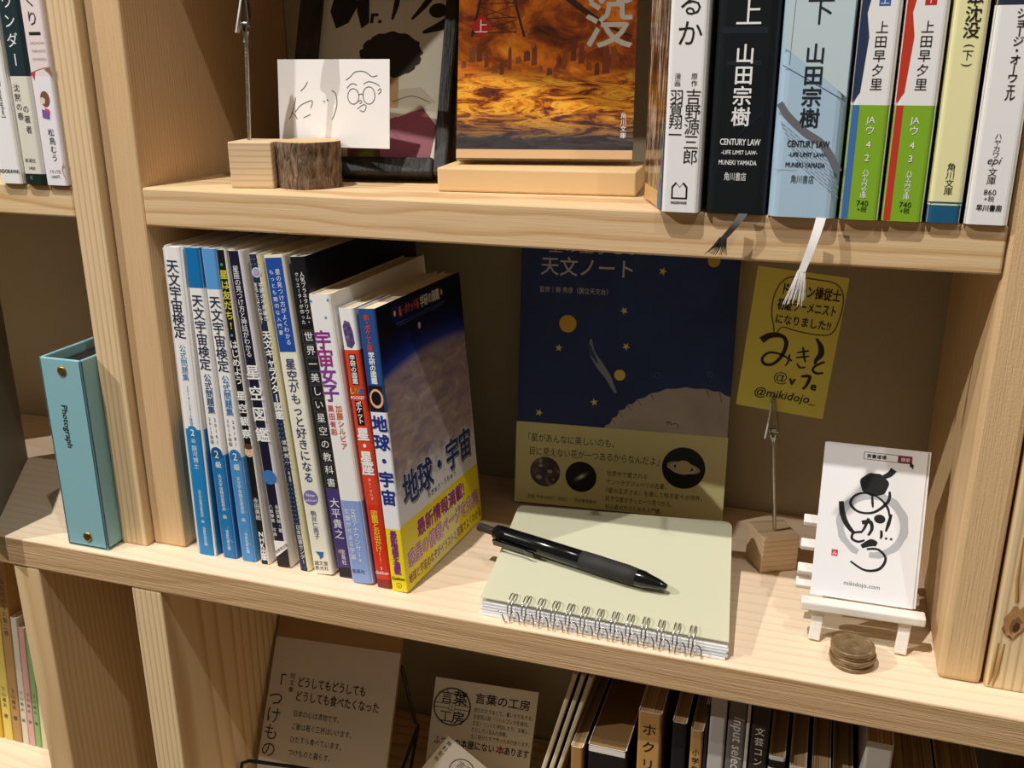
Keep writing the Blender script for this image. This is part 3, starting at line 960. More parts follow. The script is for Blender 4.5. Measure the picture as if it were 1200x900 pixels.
def opsC(mb, F):
    g = mat('#6d6f74', .4); pale = mat('#c6d8de', .4); wn = mat('#8898a6', .4)
    mb.poly(F, [(1.4, 78), (31, 56), (31, 104), (1.4, 110)], pale, h=.05)
    mb.stroke(F, [(1.5, 53), (6, 47), (14, 40), (23, 34), (31, 22)], [3, 3.4, 3.6, 3.6, 3.4], g, h=.08)
    mb.stroke(F, [(1.4, 70), (31, 54)], .35, mat('#3c4854'), h=.08); mb.stroke(F, [(4.5, 70), (5.5, 120)], .3, mat('#6c7c88'), h=.08); mb.stroke(F, [(1, 22.5), (12, 22.2)], .3, mat('#9fb4c0'), h=.08)
    for r_ in range(9):
        for c_ in range(7):
            x = 2.2 + c_ * 3.4 + r_ * 1.2; y = 45 - r_ * 2.4 - c_ * 2.6
            if x < 29 and y < 47 - x * .75:
                mb.poly(F, [(x, y), (x + 2.6, y - 1.9), (x + 3.4, y - 3.1), (x + .9, y - 1.3)], wn, h=.07)
    law('下', '#20262e')(mb, F, 32)
root = book('novel', 'pale blue hardcover novel with dark lettering and a white ribbon hanging below', 369.4, 18.2, ZS + .2, 31.8, 132, 194, Z1(194, mat('#aecbe0', .35)), 0, 0, UP, ops=opsC, r=5.0, hard=2.5, t=2.0)
ribbon(root, 25.2, -6.5, '#e6e2e0', 4.6, 42)

gre = mat('#86b52c', .4)
def sf(vol, volc, num, side):
    def ops(mb, F):
        c = 9.3
        mb.rect(F, .9, 0.4, 4.0, 52.5, mat(side, .4), h=.06)
        mb.poly(F, [(.4, 53), (3.6, 58), (5.0, 82), (3.2, 92), (4.6, 100), (4.2, 140), (.4, 140)], mat(side if vol == '下' else '#2c3a58', .4), h=.06)
        mb.rect(F, c - 1.6, 95, c + 3.2, 99.8, mat(volc, .4)); mb.vtext(F, vol, c + .8, 99.6, 95.2, W_INK, 3.8)
        mb.vtext(F, '上田早夕里', c + .8, 89, 58.5, INK, 5.4)
        mb.text(F, 'JA', c + .2, 44.6, 3.8, W_INK, align='C'); mb.vtext(F, 'ウ', c + .4, 43.6, 39, W_INK, 4.2)
        mb.text(F, '4', c + .4, 33.4, 4.0, W_INK, align='C', wt=.015); mb.text(F, num, c + .4, 27.4, 4.0, W_INK, align='C', wt=.015)
        mb.vtext(F, 'ハヤカワ文庫', c + .6, 23.5, 10.5, W_INK, 2.9)
        mb.text(F, '740', c + .6, 6.6, 3.5, INK, align='C'); mb.text(F, '+税', c + .6, 4.0, 2.7, INK, align='C')
    return ops
book('paperback', 'white and green paperback with a blue volume mark beside the pale blue novel', 402.6, 19.0, ZS + .2, 17.8, 105, 157, [(0, 52.5, gre, gre, mat('#3a6ab0', .4)), (52.5, 157, WHT, WHT, WHT)], 0, 0, UP, ops=sf('上', '#3a62ac', '2', '#4674b4'), r=2.6)
book('paperback', 'white and green paperback with a red volume mark, beside the yellow paperback', 421.6, 19.6, ZS + .2, 18.2, 105, 157, [(0, 52.5, gre, gre, mat('#c04028', .4)), (52.5, 157, WHT, WHT, WHT)], 0, 0, UP, ops=sf('下', '#c8302c', '3', '#c83c28'), r=2.6)
def opsY(mb, F):
    c = 8.0
    mb.vtext(F, '日本沈没', c + .4, 107.5, 81, INK, 6.7, wt=.015); mb.vtext(F, '(下)', c + .2, 80, 68, INK, 4.6)
    mb.vtext(F, '角川文庫', c, 27.4, 12.8, INK, 3.7)
    mb.rect(F, .3, 9.0, 14.7, 9.8, mat('#1d5c82'))
ye = mat('#f3eeb4', .4); bl = mat('#1d5c82', .4)
book('paperback', 'pale yellow paperback with a blue foot band, beside the white paperback at the upright', 441.2, 20.6, ZS + .2, 14.9, 105, 149, [(0, 8.2, bl, mat('#24221f', .4), mat('#28261f', .4)), (8.2, 149, ye, mat('#24221f', .4), mat('#d8d2c0', .4))], 0, 0, UP, ops=opsY, r=2.4)
def opsO(mb, F):
    c = 9.6
    mb.text(F, ')', c + 4, 97, 4, W_INK, align='C')
    mb.vtext(F, 'ジョージ・オーウェル', c + 1.4, 93, 55, INK, 4.4, wt=.012)
    mb.vtext(F, 'ハヤカワ', c - .6, 41, 30, INK, 3.0); mb.text(F, 'epi', c - .6, 27.4, 4.6, INK, align='C', shear=.3); mb.vtext(F, '文庫', c - .8, 25.6, 18.2, INK, 3.8)
    mb.text(F, '860', c - .6, 13.6, 3.4, INK, align='C'); mb.text(F, '+税', c - .6, 10.8, 2.7, INK, align='C'); mb.fit(F, '早川書房', c - 5.4, c + 5.2, 6.6, 3.0, INK, wt=.02)
book('paperback', 'white paperback with a dark top band standing against the right upright', 457.8, 20.6, ZS + .2, 18.6, 105, 157, [(0, 94.5, WHT, WHT, mat('#1a1c22', .4)), (94.5, 157, mat('#2a3444', .4), mat('#2a3444', .4), mat('#1a1c22', .4))], 0, 0, UP, ops=opsO, r=2.6)

# ------------------------------------------------------------------ upper shelf, far left: three spines
UL = 'books on the far left upper shelf'
def opsL1(mb, F):
    mb.text(F, 'KADOKAWA', 16.4, 6.5, 3.0, INK, align='R', wt=.02, sx=.9)
    mb.text(F.rot(10.5, 62, -90), '[Photographer]', 0, 0, 3.4, INK); mb.vtext(F, 'る写真', 8.5, 96, 64, INK, 6)
book('photo_book', 'white book cut off by the photo edge, leftmost on the far left upper shelf', -99.2, 15, ZS + .2, 17.8, 140, 188, [(0, 84, WHT, WHT, WHT), (84, 188, mat('#e4e8ee', .4), WHT, WHT)], 0, 0, UL, ops=opsL1, r=2.6)
def opsL2(mb, F):
    c = 7.0
    mb.vtext(F, '・ワンダー', c + .6, 122, 68, W_INK, 8.4)
    mb.vtext(F, '沈黙の春', c - 2.2, 60, 38, mat('#4a4a44'), 4.6); mb.vtext(F, 'の著者', c + 2.6, 48, 30, mat('#4a4a44'), 4.6)
    mb.text(F, '新潮社', c, 13.5, 2.6, INK, align='C'); mb.text(F, '1400', c + .4, 9, 2.6, INK, align='C')
    mb.text(F, '社', c - 1.2, 3.2, 2.4, mat('#8aa890'), align='C')
gr = mat('#1c3138', .4); cr = mat('#e4e0d2', .5)
book('essay_book', 'dark green book with a cream paper band, second on the far left upper shelf', -79.6, 15, ZS + .2, 15.4, 140, 188, [(0, 6.5, mat('#16281f', .4), gr, gr), (6.5, 64, cr, cr, cr), (64, 188, gr, gr, cr)], 0, 0, UL, ops=opsL2, r=2.6, hard=2, t=1.6)
def opsL3(mb, F):
    c = 8.0
    mb.vtext(F, 'めぐり', c, 122, 91, INK, 8.6); mb.rect(F, c - 4, 87, c + 4.4, 88.8, INK)
    g = mat('#9a9490'); [mb.fit(F, s_, c - 4, c + 6, y_, 2, g) for s_, y_ in (('SACHI NO', 82), ('TABI NOTE', 77.5), ('NO KIROKU', 73))]
    mb.poly(F, [(.8, 66), (4.5, 66.8), (3, 61.5)], mat('#c83a58')); mb.poly(F, [(11, 68), (16, 69), (15.6, 64.4)], mat('#8a6a58')); mb.stroke(F, [(.4, 65.6), (8, 68), (16, 69.4)], .3, mat('#8a6a58'))
    mb.disc(F, c + .6, 51, 3.4, mat('#7a5240'), ry=4.6); mb.disc(F, c - 1.4, 50, 2.0, mat('#efd4bc'), h=.16); mb.poly(F, [(c - 3, 45), (c + 3, 44), (c + 2, 39), (c - 3, 40)], mat('#7a5aa4')); mb.poly(F, [(c - 1, 46), (c + 2.6, 45), (c + 1.6, 42)], mat('#d84a58'), h=.16)
    mb.vtext(F, '松鳥むう', c + 1.4, 34, 14, INK, 4.6)
    mb.fit(F, 'イキング社', c - 4, c + 4.4, 7.4, 2.4, INK); mb.fit(F, '1600円', c - 3, c + 3, 4.4, 2.2, INK)
    mb.stroke(F, [(15.6, 14), (13.8, 9), (15.6, 4)], .5, mat('#c8604c'))
book('essay_book', 'pale pink illustrated book, rightmost on the far left upper shelf against the upright', -63.6, 15.5, ZS + .2, 16.0, 140, 188, [(0, 64, mat('#f2eef2', .4), WHT, WHT), (64, 188, mat('#efe0de', .4), WHT, WHT)], 0, 0, UL, ops=opsL3, r=2.0)

# ------------------------------------------------------------------ upper shelf, middle
def cube_clip(label, x, y, z, yaw, size, rod_xy, tip, tilt_clip, lever):
    t = thing('memo_clip_stand', label, 'memo clip', (x, y, z), (0, 0, R(yaw)))
    mb = MB(); mb.box(0, size, 0, size, 0, size, WOOD_BLOCK, 0.7, 2); part(mb, 'base_block', t, 'small pale wooden cube')
    rx, ry = rod_xy
    a = Vector((rx, ry, size - 2)); b = Vector(tip)
    mb = MB(); mb.tube([a, a.lerp(b, .5), b], 1.15, STEEL, 10)
    # faint thread on the rod
    for i in range(26):
        q = a.lerp(b, .12 + .8 * i / 26)
        mb.tube([q + Vector((1.2 * math.cos(k * .9), 1.2 * math.sin(k * .9), 0)) for k in range(7)], .16, STEEL, 4, True)
    part(mb, 'rod', t)
    mb = MB()
    d = (b - a).normalized()
    # crocodile clip: two jaws with a pivot, toothed ends upwards
    M = Matrix.Translation(b) @ d.to_track_quat('Z', 'Y').to_matrix().to_4x4() @ Matrix.Rotation(R(tilt_clip), 4, 'Z')
    for sgn in (1, -1):
        prof = [(-2.0, 0.4, 0), (-2.6, 1.6, 5), (-2.4, 2.4, 10), (-2.0, 1.6, 18), (-1.4, .7, 30)]
        vs = []
        for w_, off, h_ in prof:
            vs += [M @ Vector((w_, sgn * off - .35, h_)), M @ Vector((-w_, sgn * off - .35, h_)), M @ Vector((-w_, sgn * off + .35, h_)), M @ Vector((w_, sgn * off + .35, h_))]
        fs = []
        for i in range(len(prof) - 1):
            for j in range(4):
                fs.append((i * 4 + j, i * 4 + (j + 1) % 4, i * 4 + 4 + (j + 1) % 4, i * 4 + 4 + j))
        fs += [(3, 2, 1, 0), tuple(range(len(vs) - 4, len(vs)))]
        mb.block(vs, fs, STEEL)
    mb.tube([M @ Vector((0, -3, 7)), M @ Vector((0, 3, 7))], 1.6, STEEL, 12)
    mb.lathe([(2.1, -3), (1.4, 0), (2.2, 3)], M, STEEL, 12)
    clip_ = part(mb, 'clip', t)
    mb = MB()
    vs = []; L = lever
    for i in range(7):
        q = i / 6
        h_ = 2 + L * q; w_ = 1.9 + .9 * math.sin(q * math.pi) + .3 * (1 - q); off = -(1.8 + 4.0 * (1 - q) ** 1.4)
        vs += [M @ Vector((-w_, off, h_)), M @ Vector((w_, off, h_)), M @ Vector((w_, off + .9, h_)), M @ Vector((-w_, off + .9, h_))]
    fs = []
    for i in range(6):
        for j in range(4):
            fs.append((i * 4 + j, i * 4 + (j + 1) % 4, i * 4 + 4 + (j + 1) % 4, i * 4 + 4 + j))
    fs += [(3, 2, 1, 0), tuple(range(len(vs) - 4, len(vs)))]
    mb.block(vs, fs, mat('#f0ede8', .35))
    part(mb, 'clip_lever', clip_)
    return t

cube_clip('empty memo clip on a wooden cube at the left end of the upper shelf', 53.6, 38, ZS + .2, 10, 27, (8, 14), (11.5, 14, 86), 180, 22)

# log slice card holder
t = thing('log_card_holder', 'short bark covered log holding a white doodled card', 'card holder', (94.5, 61.5, ZS + .2))
mb = MB(); random.seed(4)
ph = [random.uniform(0, 6.28) for _ in range(6)]
def wob(q, h): return 1 + .03 * math.sin(5 * q + ph[0]) + .02 * math.sin(9 * q + ph[1] + h * .15) + .014 * math.sin(17 * q + ph[2] + h * .3) + .012 * math.sin(29 * q + ph[3] - h * .2)
Rl = 19.2
mb.lathe([(Rl * (1 + .012 * math.sin(i * 1.3)), 27.0 * i / 12) for i in range(13)], Matrix.Identity(4), BARK, 72, True, wob)
part(mb, 'bark', t, 'rough brown bark')
mb = MB()
WOOD_END = blotch('log_end_grain', [(0.3, '#d8b78a'), (0.7, '#c09a68')], 10)
top = [Vector((Rl * wob(2 * math.pi * k_ / 72, 27) * math.cos(2 * math.pi * k_ / 72), Rl * wob(2 * math.pi * k_ / 72, 27) * math.sin(2 * math.pi * k_ / 72), 0)) for k_ in range(72)]
mb.face([Vector((p.x, p.y, 27.02)) for p in top], WOOD_END)
part(mb, 'cut_face', t, 'pale sawn end')

# doodled card
mb = MB()
F = Fr((63.2, 80.9, ZS + 21.8), (1, 0.0, 0), (0.022, 0.05, 1))
def sheet(mb, F, x0, y0, x1, y1, th, m, edge=None):
    a = [(x0, y0), (x1, y0), (x1, y1), (x0, y1)]
    mb.poly(F, a, m, 0.0)
    mb.face([F.p(x, y, -th) for x, y in a][::-1], edge or m)
    for i in range(4):
        p, q = a[i], a[(i + 1) % 4]
        mb.face([F.p(*q, 0), F.p(*p, 0), F.p(*p, -th), F.p(*q, -th)][::-1], edge or m)
def sc(px, py):   # doodle coordinates from a 530 x 415 sketch
    return ((px - 160) / 530 * 76, (710 - py) / 415 * 52)
sheet(mb, F, 0, 0, 76, 52, .4, mat('#f4f2f0', .5))
pen = mat('#3a3836', .5)
def dood(pts, w=.5): mb.stroke(F, [sc(*p) for p in pts], w, pen, h=.06)
dood([(245, 475), (235, 520), (222, 560), (210, 578)]); dood([(222, 545), (240, 560), (250, 578)]); dood([(270, 445), (290, 425), (305, 400)])
dood([(240, 545), (265, 515), (290, 500), (325, 490), (318, 525)]); dood([(280, 572), (315, 555)]); dood([(380, 490), (386, 495)], .8); dood([(396, 482), (402, 490)], .8)
dood([(420, 440), (438, 455), (444, 500), (432, 550), (418, 578)])
dood([(488, 392), (510, 375), (530, 355), (560, 350), (585, 358), (610, 375), (635, 370)])
def ring(cx, cy, rx, ry, w=.5): dood([(cx + rx * math.cos(a), cy + ry * math.sin(a)) for a in [i * 2 * math.pi / 14 for i in range(15)]], w)
ring(522, 467, 26, 36); ring(595, 462, 28, 40); dood([(548, 460), (560, 455), (570, 460)]); dood([(492, 430), (515, 408), (540, 415)]); dood([(570, 410), (595, 398), (630, 408), (645, 420)])
dood([(545, 492), (555, 485), (562, 495), (550, 500)]); dood([(540, 525), (570, 505), (582, 515), (570, 538), (552, 530)]); dood([(636, 440), (648, 430), (650, 445), (638, 455)])
o = tag(mb.build('doodled_card'), 'white card with a pen doodle of a face standing behind the bark log', 'card')

# framed print
t = thing('picture_frame', 'black distressed frame leaning at the back behind the doodled card', 'picture frame', (66.5, 75.5, ZS + 6.2), (R(-26.5), 0, R(9.6)), None)
mb = MB(); FW, FH, B = 106, 142, 14
M0 = Matrix.Identity(4)
for a in ((0, B, 0, FH), (FW - 9, FW, 0, FH), (B, FW - 9, 0, 11.5), (B, FW - 9, FH - 12, FH)):
    bm = bmesh.new(); bmesh.ops.create_cube(bm, size=1)
    for v in bm.verts: v.co = Vector((a[0] + (v.co.x + .5) * (a[1] - a[0]), (v.co.y + .5) * 13, a[2] + (v.co.z + .5) * (a[3] - a[2])))
    bmesh.ops.bevel(bm, geom=bm.edges[:], offset=1.8, segments=2, profile=.5, affect='EDGES')
    mb.from_bm(bm, FRAME_BLACK)
part(mb, 'frame', t)
mb = MB()
F = Fr((0, 7.0, 0), (1, 0, 0), (0, 0, 1))
mb.rect(F, B - 1, 10, FW - 8, FH - 10, mat('#d9d2bc', .5), h=0)
mb.box(2, FW - 2, 9, 12, 2, FH - 2, mat('#4a3a2a', .8))
br = mat('#221a18', .6)
# a plain potted tree in the print's colours
mb.poly(F, [(40, 11), (93, 11), (96, 34), (86, 46), (70, 40), (60, 46), (44, 40), (38, 26)], mat('#8a4450', .5), h=.05)
mb.poly(F, [(36, 47), (50, 42), (63, 38), (80, 44), (94, 50), (84, 60), (66, 58), (46, 60)], mat('#c4bca4', .5), h=.08)
mb.poly(F, [(54, 46), (70, 46), (68, 70), (57, 70)], mat('#b08e5c', .5), h=.1)
cr = [(62 + (20.5 + .7 * math.sin(15 * a) + .5 * math.sin(26 * a)) * math.cos(a), 82 + (15.5 + .6 * math.sin(13 * a)) * math.sin(a)) for a in [i * 2 * math.pi / 90 for i in range(90)]]
mb.poly(F, cr, mat('#2a211a', .6), h=.12)
mb.disc(F, 52, 14, 8, mat('#7c7434', .5), h=.14, ry=5); mb.disc(F, 52, 14, 5, mat('#a59a4c', .5), h=.16, ry=3.2)
for p in ([(40, 44), (52, 52), (60, 50)], [(66, 50), (78, 54), (90, 50)], [(62, 44), (58, 34), (56, 26)], [(64, 44), (66, 33), (72, 26)]): mb.stroke(F, p, .5, mat('#5a4a3a'), h=.16)
# brush lettering along the top
mb.poly(F, [(22, 128), (31, 128), (38, 117), (32, 104), (24, 100), (19, 112)], br, h=.12); mb.poly(F, [(36, 128), (44, 128), (46, 104), (41, 100), (37, 112)], br, h=.12)
mb.text(F, 'r.', 46, 104, 13, br, wt=.05, h=.12)
mb.stroke(F, [(64, 128), (63, 116), (61, 106)], [3, 3.6, 1.5], br, h=.12); mb.stroke(F, [(90, 128), (82, 116), (74, 106)], [4.5, 4, 1.5], br, h=.12)
mb.disc(F, 91, 112, 6, br, h=.12, ry=5); mb.stroke(F, [(97, 103), (90, 100), (82, 97)], [8, 5, 2], br, h=.13); mb.stroke(F, [(78, 128), (86, 122), (93, 127)], [5, 6, 5], br, h=.13)
part(mb, 'print', t)

# slab and the paperback standing on it
t = thing('wooden_slab', 'smooth tan wooden slab under the paperback with the burning sea cover', 'wooden block', (178.7, 60, ZS + .2), (0, 0, R(5.2)))
mb = MB(); mb.box(0, 116, 0, 58, 0, 13.8, mat('#e2c08e', .5), 1.1, 2); 
part(mb, 'slab', t)
t = thing('paperback', 'paperback with a burning sea painting on its cover leaning on the tan slab', 'book', (184.5, 75.5, ZS + 17.8), (R(-14), 0, R(11.5)))
mb = MB(); F = Fr((0, 0, 0), (1, 0, 0), (0, 0, 1))
mb.box(0, 104, 0.0, .7, 0, 148, mat('#2a1a12', .4), .15, 1); mb.box(0, 104, 13.3, 14, 0, 148, mat('#d8c8a8', .4), .15, 1); mb.box(0, .7, .7, 13.3, 0, 148, mat('#d8c8a8', .4))
mb.rect(F, .2, 5.5, 103.8, 147.8, FIRE, h=.06); mb.rect(F, .2, .3, 103.8, 5.5, mat('#d9b488', .25), h=.06)  # tan foot strip is a painted reflection on the plastic wrap
tower = mat('#3c1e10', .5)
for x0, x1 in ((6, 23), (37, 25)): mb.stroke(F, [(x0 + 2, 70), (x0 + (x1 - x0) * .5, 100), (x1, 147)], [1.4, 1.2, .9], tower, h=.1)
for i in range(9):
    y = 72 + i * 8.3; q = (y - 70) / 77
    a = 8 + 14.5 * q; b = 35 - 10 * q
    mb.stroke(F, [(a, y), (b, y + 1)], .5, tower, h=.1); mb.stroke(F, [(a, y), (b, y + 8)], .4, tower, h=.1); mb.stroke(F, [(b, y), (a, y + 8)], .4, tower, h=.1)
mb.stroke(F, [(42, 130), (52, 108), (64, 92), (84, 78), (101, 70)], [6, 6.5, 4, 2.2, 1], tower, h=.11)
random.seed(11)
for i in range(22):
    x = 2 + i * 4.6; w_ = random.uniform(2.2, 4.2); hh = random.uniform(4, 17) * (1 if i % 4 else .4); b_ = 52 + 4 * math.sin(i)
    mb.poly(F, [(x, b_), (x + w_, b_ + .6), (x + w_ - .3, b_ + hh * .8), (x + w_ * .6, b_ + hh), (x + w_ * .4, b_ + hh * .86), (x + .3, b_ + hh * .9)], mat(('#7a3a12', '#8a4818', '#6c3210')[i % 3], .5), h=.09)
mb.poly(F, [(7, 76), (13.5, 83), (20, 76), (13.5, 69)], mat('#c8281c', .4), h=.14); mb.vtext(F, '上', 13.5, 80.5, 71.5, W_INK, 8, h=.18)
ttl = mat('#cfc6b6', .5)
mb.vtext(F, '日本沈没', 89, 163, 63, ttl, 27, wt=.02, h=.14) if False else [mb.vtext(F, ch, 88, y, y - 24, ttl, 27, wt=.02, h=.14) for ch, y in (('本', 137), ('沈', 113), ('没', 88.5))]
mb.vtext(F, '角川文庫', 98, 27, 12, W_INK, 3.4)
part(mb, 'cover', t)
mb = MB(); mb.box(.75, 103.2, .75, 13.2, .4, 147.4, PAGES); part(mb, 'page_block', t)

# ------------------------------------------------------------------ middle shelf, centre
t = thing('astronomy_notebook', 'large dark blue book with stars and a cream paper band leaning on the back wall', 'book', (193.3, 161, 1.8), (R(-7.2), 0, R(5.0)))
mb = MB(); F = Fr((0, 0, 0), (1, 0, 0), (0, 0, 1)); Wb, Hb = 153, 215
nb = blotch('printed_deep_blue', [(0.3, '#16285c'), (0.7, '#1e3a78')], 1.6, .35)
mb.box(0, Wb, .0, .8, 0, Hb, mat('#1a2c60', .4), .2, 1); mb.box(0, Wb, 11.2, 12, 0, Hb, mat('#1a2c60', .4), .2, 1); mb.box(0, .8, .8, 11.2, 0, Hb, mat('#1a2c60', .4))
mb.rect(F, .2, 61, Wb - .2, Hb - .2, nb, h=.05)
gold = mat('#dcb63c', .45); star_y = mat('#e8d87c', .45); silver = mat('#d4d2cc', .45)
mb.text(F, '星の王子さまの', 19, 188.5, 10.5, silver, h=.14); mb.text(F, '天文ノート', 14, 172.6, 13.6, silver, h=.14, wt=.012, sx=.95)
mb.fit(F, '監修｜縣 秀彦（国立天文台）', 14, 63, 159.5, 4.4, silver, h=.14)
mb.disc(F, 35.3, 137.1, 6.3, gold); mb.disc(F, 135.2, 186.2, 4.2, gold); mb.disc(F, 74.4, 102.2, 4.0, mat('#e6cf62', .45))
for i, (x, y) in enumerate(((100.8, 177.6), (75.2, 148.7), (29.4, 119.2), (77.9, 123.1), (56.8, 81), (16.4, 70.1))): mb.star(F, x, y, 3.0, star_y, rot=.3 + i * .5)
com = mat('#6c7ea6', .5)
mb.stroke(F, [(72, 89), (66, 100), (60, 108), (54, 117), (52.5, 127)], [1.5, 4.2, 5.6, 4.2, 1.2], mat('#8e96b0', .5), h=.1); mb.stroke(F, [(58, 110), (53, 118), (51, 124)], [1, 3.6, 1], mat('#39487c', .5), h=.12)
moon = blotch('printed_grey_ground', [(0.3, '#a8a09a'), (0.7, '#c4bcb4')], 3, .5)
mb.poly(F, [(64, 61), (66, 64.5), (69, 66), (70.5, 70), (74, 72), (75, 76), (79, 77.5), (81, 81), (85, 82), (88, 85.5), (93, 87), (97, 90.5), (103, 92), (108, 94.5), (115, 95.2), (122, 96.8), (129, 96), (136, 96.6), (141, 95), (145, 95.4), (149, 93), (Wb - .3, 92), (Wb - .3, 61)], moon, h=.1)
dk = mat('#4a4442', .5)
for p in ([(70, 69), (73, 66)], [(75, 75), (78, 71)], [(81, 80.6), (84, 77)], [(88, 85), (91, 81)], [(97, 90), (100, 86)], [(136, 96), (138, 91)], [(145, 95), (147, 88)]): mb.stroke(F, p, .45, dk, h=.13)
mb.stroke(F, [(112, 71), (113, 69), (116, 70), (118, 68), (117, 66.4)], .6, dk, h=.13); mb.stroke(F, [(109, 70), (111.4, 70.6), (110, 68.4)], .6, dk, h=.13)
for x, y in ((101, 104), (138, 107)): [mb.disc(F, x + 2 * math.cos(a), y + 2 * math.sin(a), .4, com, n=6) for a in (0, 1.26, 2.5, 3.8, 5.0)]
part(mb, 'cover', t)
mb = MB(); mb.box(.9, Wb - .8, .85, 11.15, .8, Hb - .8, PAGES_WHITE); part(mb, 'page_block', t)
mb = MB(); band = mat('#e6e2a6', .5); Ht = 62.5
sheet(mb, Fr((0, -.25, 0), (1, 0, 0), (0, 0, 1)), -.3, .3, Wb + .3, Ht, .2, band)
F = Fr((0, -.25, 0), (1, 0, 0), (0, 0, 1)); tx = mat('#4a4630', .6)
mb.fit(F, '「星があんなに美しいのも、', 9, 73, 48.6, 6.6, tx); mb.fit(F, '目に見えない花が一つあるからなんだよ」', 10.5, 106, 38.2, 6.6, tx)
for s_, x1, y_ in (('世界中で愛される', 98, 27.0), ('サン＝テグジュペリの名著。', 112, 20.6), ('『星の王子さま』を通して知る星々の世界。', 138, 14.2), ('好きな星がきっと一つ見つかる、', 117, 7.8), ('初心者の方のための入門書。', 110, 1.6)): mb.fit(F, s_, 68.5, x1, y_, 4.2, tx)
mb.fit(F, '定価 本体1500円（税別）', 9.6, 40, 4.4, 3.2, tx); mb.fit(F, '河出書房新社', 45, 62, 4.4, 3.2, tx)
galaxy = blotch('printed_nebula', [(0.42, '#1c1418'), (0.58, '#4a3434'), (0.72, '#c8b8b4')], 9, .4)
mb.disc(F, 22.5, 25.5, 11.4, galaxy, n=40); mb.disc(F, 49.5, 24, 11.6, mat('#1a1a1c', .4), n=40)
for i in range(4): mb.disc(F, 49.5, 24, 8 - 1.9 * i, mat(('#343436', '#5a5a5c', '#909090', '#dcdcdc')[i], .5), ry=2.6 - .55 * i, h=.15 + i * .02, rot=.6)
for x, y, r_ in ((19, 30, 1.6), (26, 26, 2.0), (18, 21, 2.2), (29, 20, 1.0)): mb.disc(F, x, y, r_, mat('#b8aaa6', .5), h=.15, ry=r_ * .7)
mb.disc(F, 123.5, 37.5, 15.4, mat('#161616', .4), n=44)
for r_, c_ in ((12, '#b0a898'), (9.6, '#d4ccb8'), (7.0, '#3a3834')): mb.disc(F, 123.5, 37.8, r_, mat(c_, .5), ry=r_ * .34, h=.15 + (12 - r_) * .01, rot=-.14)
mb.disc(F, 123.5, 38.2, 5.6, mat('#d8c890', .5), ry=5.0, h=.24); mb.stroke(F, [(112, 38), (118, 34.6), (124, 33.6), (131, 35)], [1, 1.6, 1.6, 1], mat('#d4ccb8', .5), h=.27)
part(mb, 'paper_band', t, 'cream paper band with planet photographs')

# spiral notebook: FL, FR, BL, BR of its cover
t = thing('spiral_notebook', 'spiral bound notebook with a frosted cream cover lying at the shelf edge', 'notebook', (221, 7, 0))
O = Vector((221, 7, 0))
FL, FRr, BL, BR = (Vector(p) - O for p in ((220.9, 9.0, 10.4), (368.2, 6.6, 10.4), (213.5, 108, 25), (357.3, 114.5, 31)))
def cov(u, v, h=0):
    p = FL.lerp(FRr, u).lerp(BL.lerp(BR, u), v)
    sag = -1.0 * math.sin(v * math.pi)
    return p + Vector((0, 0, h + sag))
mb = MB(); nu, nv = 24, 20
def rc(i, j):  # rounded corners at the back
    u, v = i / nu, j / nv
    rr = .035
    if v > 1 - rr * 1.4:
        d = (v - (1 - rr * 1.4)) / (rr * 1.4)
        k_ = rr * (1 - math.sqrt(max(0, 1 - d * d)))
        u = k_ + u * (1 - 2 * k_)
    return u, v
g0 = [[cov(*rc(i, j), .5) for i in range(nu + 1)] for j in range(nv)] ; jj = [j / nv for j in range(nv - 1)] + [1 - .05 * q for q in (.8, .5, .25, .1, 0)]
rows = []
for v in jj:
    rr = .035; u0 = 0
    if v > .95:
        d = (v - .95) / .05; u0 = rr * (1 - math.sqrt(max(0, 1 - d * d)))
    rows.append([(u0 + i / nu * (1 - 2 * u0), v) for i in range(nu + 1)])
for h_, flip in ((.9, False), (.35, True)):
    vs = [cov(u, v, h_) for r_ in rows for u, v in r_]
    fs = []
    for j in range(len(rows) - 1):
        for i in range(nu):
            q = (j * (nu + 1) + i, j * (nu + 1) + i + 1, (j + 1) * (nu + 1) + i + 1, (j + 1) * (nu + 1) + i)
            fs.append(q[::-1] if flip else q)
    mb.block(vs, fs, FROST, True)
edge = [r_[0] for r_ in rows] + rows[-1][1:] + [r_[-1] for r_ in rows[::-1]][1:] + rows[0][::-1][1:]
em = mat('#e4e4cc', .3)
for a, b in zip(edge, edge[1:]):
    mb.face([cov(*a, .35), cov(*b, .35), cov(*b, .9), cov(*a, .9)][::-1], em)
part(mb, 'cover', t, 'frosted translucent plastic cover')
mb = MB()
# fanned pages below the cover: several bundles
for k_ in range(5):
    f0, f1 = k_ / 5, (k_ + .8) / 5
    vs = []
    dx = (-.6, .5, -.2, .7, 0)[k_]; dy = -1.8 + .45 * k_ 
    for f in (f0, f1):
        for u, v in ((0.004, 0), (.996, 0), (.99, .985), (.01, .985)):
            p = cov(u, v, 0)
            z = 0.3 + (p.z - 2.6) * f
            vs.append(Vector((p.x + dx, p.y + (dy if v == 0 else 0), z)))
    mb.block(vs, [(3, 2, 1, 0), (4, 5, 6, 7), (0, 1, 5, 4), (1, 2, 6, 5), (2, 3, 7, 6), (3, 0, 4, 7)], PAGES_PAD if k_ else mat('#f4f3f2', .6))
ink = mat('#6a6e64', .7)
FF = Fr(cov(0, 0, .12), cov(1, 0) - cov(0, 0), cov(0, 1) - cov(0, 0))
part(mb, 'page_block', t, 'fanned white pages')
mb = MB()
c0 = cov(.135, .0); c1 = cov(.862, .0)
